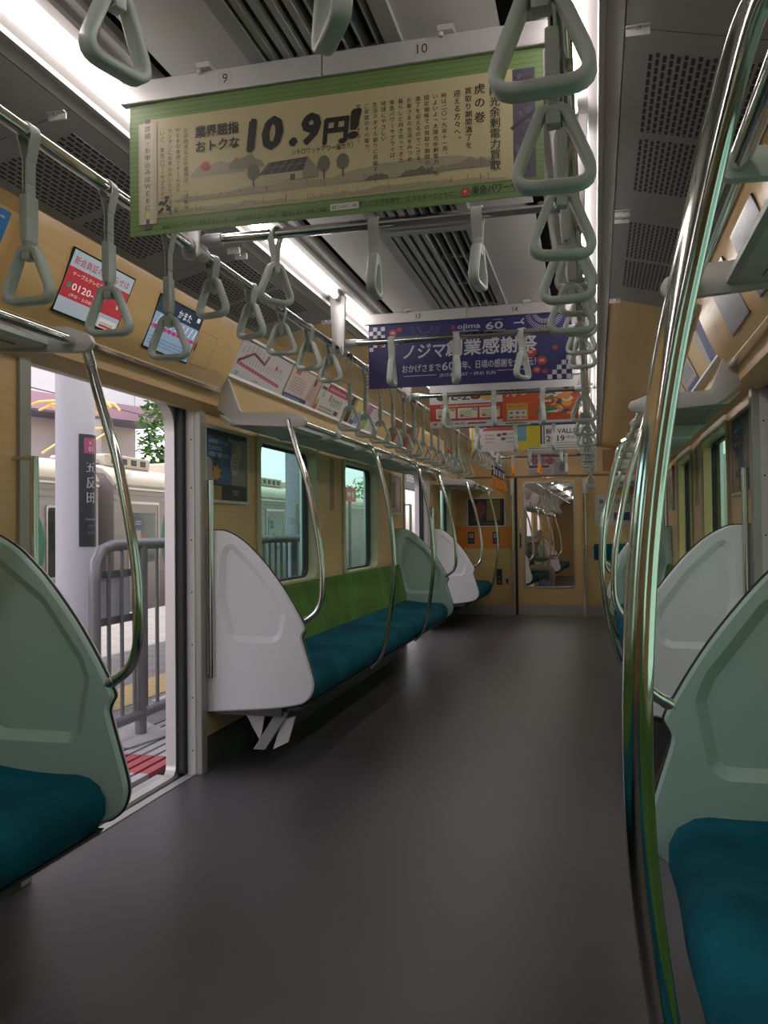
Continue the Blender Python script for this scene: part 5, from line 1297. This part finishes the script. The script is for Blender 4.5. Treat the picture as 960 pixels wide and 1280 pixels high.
# ------------------------------------------------------------------ train standing on the opposite track
TS = mat('dull steel train side', (.30, .265, .265), .45, .25, noise=.05, nscale=(2, .4, 12))
TRF = mat('pale roof paint', (.62, .56, .48), .6); TG = mat('dark train window', (.03, .045, .05), .08); TGR = mat('green livery', (.02, .16, .10), .45)
TX = -8.0
def other_car(ya, yb, lb, wins, doors, arcs, pant):
    t = thing('train_car', lb, 'train', (TX - 1.35, (ya + yb) / 2, -1.0), 'opposite train')
    prof = [(TX, -.55), (TX, 2.05), (TX - .06, 2.2), (TX - .22, 2.36), (TX - .6, 2.47), (TX - 1.35, 2.52), (TX - 2.1, 2.47), (TX - 2.5, 2.36), (TX - 2.7, 2.1), (TX - 2.7, -.55)]
    MB().prism(prof, 'y', ya, yb, .02).build('body', TS, t, smooth=25)
    MB().prism([(TX + .012, 2.12), (TX - .05, 2.24), (TX - .24, 2.395), (TX - .6, 2.50), (TX - 1.35, 2.55), (TX - 2.1, 2.5), (TX - 2.1, 2.45), (TX - 1.35, 2.45), (TX - .2, 2.3), (TX - .02, 2.08)], 'y', ya - .01, yb + .01).build('roof', TRF, t, smooth=30)
    MB().box((TX - .015, ya + .02, 2.02), (TX + .03, yb - .02, 2.06)).build('gutter', BRUSH, t)
    MB().tube([(TX + .01, (ya + yb) / 2 - 6.2, 1.72), (TX + .02, (ya + yb) / 2 - 6.2, 1.72)], .05, 12).build('side_lamp', KICK, t)
    for z in (1.92, 1.80, .42): MB().box((TX - .01, ya + .03, z), (TX + .014, yb - .03, z + .03)).build('side_rib', TS, t)
    for a, b in wins:
        MB().box((TX - .02, a, .48), (TX + .008, b, 1.62), .008).build('window', TG, t)
        MB().ring(rrect((a - .04, .44), (b + .04, 1.66), .07), rrect((a, .48), (b, 1.62), .06), 'x', TX, TX + .018).build('window_frame', BRUSH, t)
    for a, b in doors:
        d_ = MB().box((TX - .02, a, -.45), (TX + .01, b, 1.75)).build('door', TS, t)
        MB().ring(rect_like((a - .03, -.5), (b + .03, 1.80)), rect_like((a, -.45), (b, 1.75)), 'x', TX, TX + .02).build('door_frame', BRUSH, d_)
        MB().box((TX, a + .12, .62), (TX + .016, b - .12, 1.58), .006).build('door_window', TG, d_)
        sh = Sheet((TX + .0165, a + .12, .62), (0, 1, 0), (0, 0, 1), b - a - .24, .96); sh.rect(.1, .66, .36, .86, '#3a4a7a'); sh.rect(.1, .46, .3, .62, '#b9b4b8'); sh.rect(.3, .36, .45, .52, '#b85a54'); sh.layer(); small_lines(sh, .12, .34, .78, 2, .05, .03, '#b9bccd', r3); sh.finish(d_, 'stickers')
    for cy, cz, w, h, fl in arcs:
        n = 18; o_ = [(cy + fl * w * math.sin(PI * i / n), cz + h * math.cos(PI * i / n)) for i in range(n + 1)]; i_ = [(cy + fl * w * .35 * math.sin(PI * i / n), cz + h * math.cos(PI * i / n)) for i in range(n, -1, -1)]
        MB().prism(o_ + i_[1:-1], 'x', TX, TX + .004).build('green_stripe', TGR, t)
    for k in range(int((yb - ya) / 2.6)):
        y = ya + .6 + k * 2.6; MB().box((TX - 1.8, y, 2.5), (TX - .55, y + 1.7, 2.74), .04).build('roof_unit', TRF, t)
        for j in range(4): MB().box((TX - .552, y + .2 + j * .36, 2.56), (TX - .548, y + .42 + j * .36, 2.68)).build('unit_louvre', KICK, t)
    if pant:
        YB = mat('yellow pantograph paint', (.80, .52, .12), .5); c = pant
        p = MB()
        p.tube([(TX - .9, c - .7, 2.75), (TX - .9, c + .5, 3.35), (TX - .9, c - .5, 3.75)], .022, 8).tube([(TX - 1.7, c - .7, 2.75), (TX - 1.7, c + .5, 3.35), (TX - 1.7, c - .5, 3.75)], .022, 8)
        p.tube([(TX - .3, c - .55, 3.58), (TX - .45, c - .5, 3.72), (TX - .8, c - .5, 3.78), (TX - 1.9, c - .5, 3.78), (TX - 2.2, c - .5, 3.7), (TX - 2.35, c - .5, 3.58)], .025, 8).tube([(TX - .35, c - .15, 3.58), (TX - .5, c - .1, 3.72), (TX - .8, c - .1, 3.78), (TX - 1.9, c - .1, 3.78), (TX - 2.2, c - .1, 3.68)], .025, 8)
        p.tube([(TX - .9, c + .5, 3.35), (TX - 1.7, c + .5, 3.35)], .02, 8).build('pantograph', YB, t, smooth=True)
        MB().box((TX - 1.9, c - 1.0, 2.55), (TX - .7, c + .9, 2.62)).tube([(TX - .8, c - .8, 2.6), (TX - .8, c - .8, 2.78)], .06, 8).tube([(TX - .8, c + .7, 2.6), (TX - .8, c + .7, 2.78)], .06, 8).build('pantograph_base', TRF, t)
    for y in (ya + 2.4, ya + 4.4, yb - 4.4, yb - 2.4):
        MB().tube([(TX - .5, y, -.85), (TX - .35, y, -.85)], .40, 20).build('wheel', KICK, t, smooth=40)
    MB().box((TX - 2.4, ya + .2, -.85), (TX - .25, yb - .2, -.5)).build('underframe', KICK, t)
    return t
other_car(-4.6, 13.45, 'steel train car across the platform, left one seen through the open doorway', [(11.98, 12.9), (8.2, 9.4)], [(9.6, 10.9), (5, 6.3)], [(11.5, 1.0, .42, .62, 1)], None)
other_car(13.95, 32.0, 'steel train car across the platform with pantograph, right of the gap', [(17.4, 18.6), (19.2, 20.4), (24, 25.2)], [(14.45, 15.55), (21.4, 22.7), (27, 28.3)], [(16.25, 1.05, .55, .75, -1), (16.5, .3, .3, .3, -1)], 14.9)
MB_ = MB().box((TX - 2.3, 13.48, -.4), (TX - .35, 13.92, 2.2)).build('gangway_bellows', KICK); tag(MB_, 'dark gangway bellows between the two cars across the platform', 'gangway bellows')
# contact wire
t = thing('overhead_wire', 'thin overhead wire above the opposite train', 'overhead wire', (TX - 1.3, 10, 3.8)); MB().tube([(TX - 1.3, -10, 3.86), (TX - 1.3, 45, 3.86)], .012, 6).build('wire', KICK, t)

# ------------------------------------------------------------------ buildings and greenery beyond
BW = mat('pale pinkish render', (.66, .55, .53), .8, noise=.05, nscale=(1, 1, 1)); BP = mat('frosted balcony panel', (.85, .80, .82), .5); PK = mat('pink fascia', (.60, .34, .42), .6); EV = mat('blue grey eave', (.20, .22, .32), .6)
t = thing('apartment_building', 'pale building with white balcony panels and pink band beyond the train', 'building', (-16, 22, -1.25))
bd = Vector((1.8, 5.5, 0)).normalized(); bn = Vector((bd.y, -bd.x, 0))      # along the facade, out of it towards us
B0 = Vector((-16, 21.8, 0))
def FB(u0, u1, d0, d1, z0, z1, name, m_, par):
    q = [B0 + bd * u + bn * d for u, d in ((u0, d0), (u1, d0), (u1, d1), (u0, d1))]
    return MB().prism([(p.x, p.y) for p in q], 'z', z0, z1).build(name, m_, par)
FB(-14, 5.6, -9, -1.3, -1.25, 14, 'wall', BW, t)
for k, z in enumerate((5.25, 8.9)):
    FB(-14, 5.75, -1.3, 0, z - .30, z - .02, 'balcony_slab', EV, t); FB(-14, 5.8, -.03, .06, z - .25, z + .27, 'fascia', PK, t)
    for j in range(14): FB(-14 + j * 1.415 + .02, -14 + (j + 1) * 1.415 - .02, -.02, .02, z + .27, z + 1.12, 'balcony_panel', BP, t)
    FB(-14, 5.8, -.03, .03, z + 1.12, z + 1.17, 'balcony_rail', WHITE, t); FB(5.72, 5.78, -1.3, 0, z + .25, z + 1.15, 'balcony_panel', BP, t)
for u in (-9.5, -4.6, .4, 3.6):
    for z in (5.1, 8.8):
        w_ = FB(u, u + 1.7, -1.32, -1.26, z, z + 2.0, 'window', TG, t); FB(u - .06, u, -1.32, -1.22, z - .05, z + 2.05, 'window_jamb', WHITE, w_); FB(u + .82, u + .88, -1.32, -1.22, z, z + 2, 'window_jamb', WHITE, w_)
for u in (-6.6, -1.6, 2.5): FB(u, u + .55, -1.3, -.05, -1.25, 11, 'pier', BW, t)
LEAF = [mat('leaf green %d' % i, c, .6) for i, c in enumerate(((.09, .20, .04), (.14, .30, .06), (.06, .14, .03)))]
def tree(x, y, z0, z1, r, lb, n=900):
    t = thing('tree', lb, 'tree', (x, y, -1.25), 'trees beyond the train'); rr = random.Random(int(x * 13 + y)); 
    MB().tube([(x, y, -1.25), (x + .1, y, z0 + .5), (x - .1, y + .1, (z0 + z1) / 2 + .6)], [.16, .12, .05], 8).build('trunk', mat('bark', (.10, .075, .05), .9), t, smooth=True)
    ms = [MB(), MB(), MB()]
    for i in range(n):
        a, ph, q = rr.uniform(0, 2 * PI), rr.uniform(-1, 1), rr.random() ** .35
        c = Vector((x + r * q * math.cos(a) * math.sqrt(1 - ph * ph), y + r * q * math.sin(a) * math.sqrt(1 - ph * ph), (z0 + z1) / 2 + (z1 - z0) / 2 * q * ph))
        d = Vector((rr.uniform(-1, 1), rr.uniform(-1, 1), rr.uniform(-.6, .6))).normalized(); e = d.orthogonal().normalized(); L = rr.uniform(.10, .2)
        ms[i % 3].add([c - d * L, c + e * L * .4, c + d * L, c - e * L * .4], [(0, 1, 2, 3)])
    for m_, l_ in zip(ms, LEAF): m_.build('foliage', l_, t)
tree(-13.2, 25.6, 2.2, 6.2, 1.0, 'green tree between the building and the right side of the doorway view')
tree(-12.6, 29.2, 1.2, 4.6, .8, 'green tree seen through the upper corner of the first left window')
tree(-13.5, 52, 1, 4.6, 1.8, 'green tree far beyond the train along the left windows')
t = thing('signboard', 'red and white signboard on a post seen through the second left window', 'sign', (-6.9, 25.8, -.9)); MB().box((-7.0, 25.3, 2.12), (-6.9, 26.4, 2.55)).build('board', mat('red board', (.62, .06, .05), .5), t); MB().tube([(-6.95, 25.85, -1.2), (-6.95, 25.85, 2.6)], .05, 8).build('post', GALV, t)
sh = Sheet((-6.899, 26.4 - 1.1, 2.12), (0, 1, 0), (0, 0, 1), 1.1, .43); sh.disc(.75, .2, .12, '#e0d8d4'); sh.rect(.1, .15, .5, .28, '#e0d8d4'); sh.finish(t)
# right-hand side: pale sunlit wall across the other tracks
RW = mat('pale sunlit render', (.66, .70, .60), .85, noise=.06, nscale=(.7, .7, 2))
t = thing('trackside_building', 'pale sunlit building outside the right windows', 'building', (4.6, 14, -1.25)); MB().box((3.6, -14, -1.25), (9, 75, 9)).build('wall', RW, t)
for j in range(9):
    y = -10 + j * 5.2; w_ = MB().box((3.56, y, 1.1), (3.62, y + 1.5, 2.9)).build('window', mat('pale window glass', (.30, .36, .36), .15), t); MB().box((3.54, y + .7, 1.1), (3.6, y + .78, 2.9)).build('window_bar', WHITE, w_)
    MB().tube([(3.5, y + 3.2, -1.2), (3.5, y + 3.2, 8.5)], .06, 8).build('drain_pipe', GALV, t)
MB().box((3.45, -14, .15), (3.6, 75, .35)).build('ledge', CONC, t)

print('objects', len(bpy.data.objects))
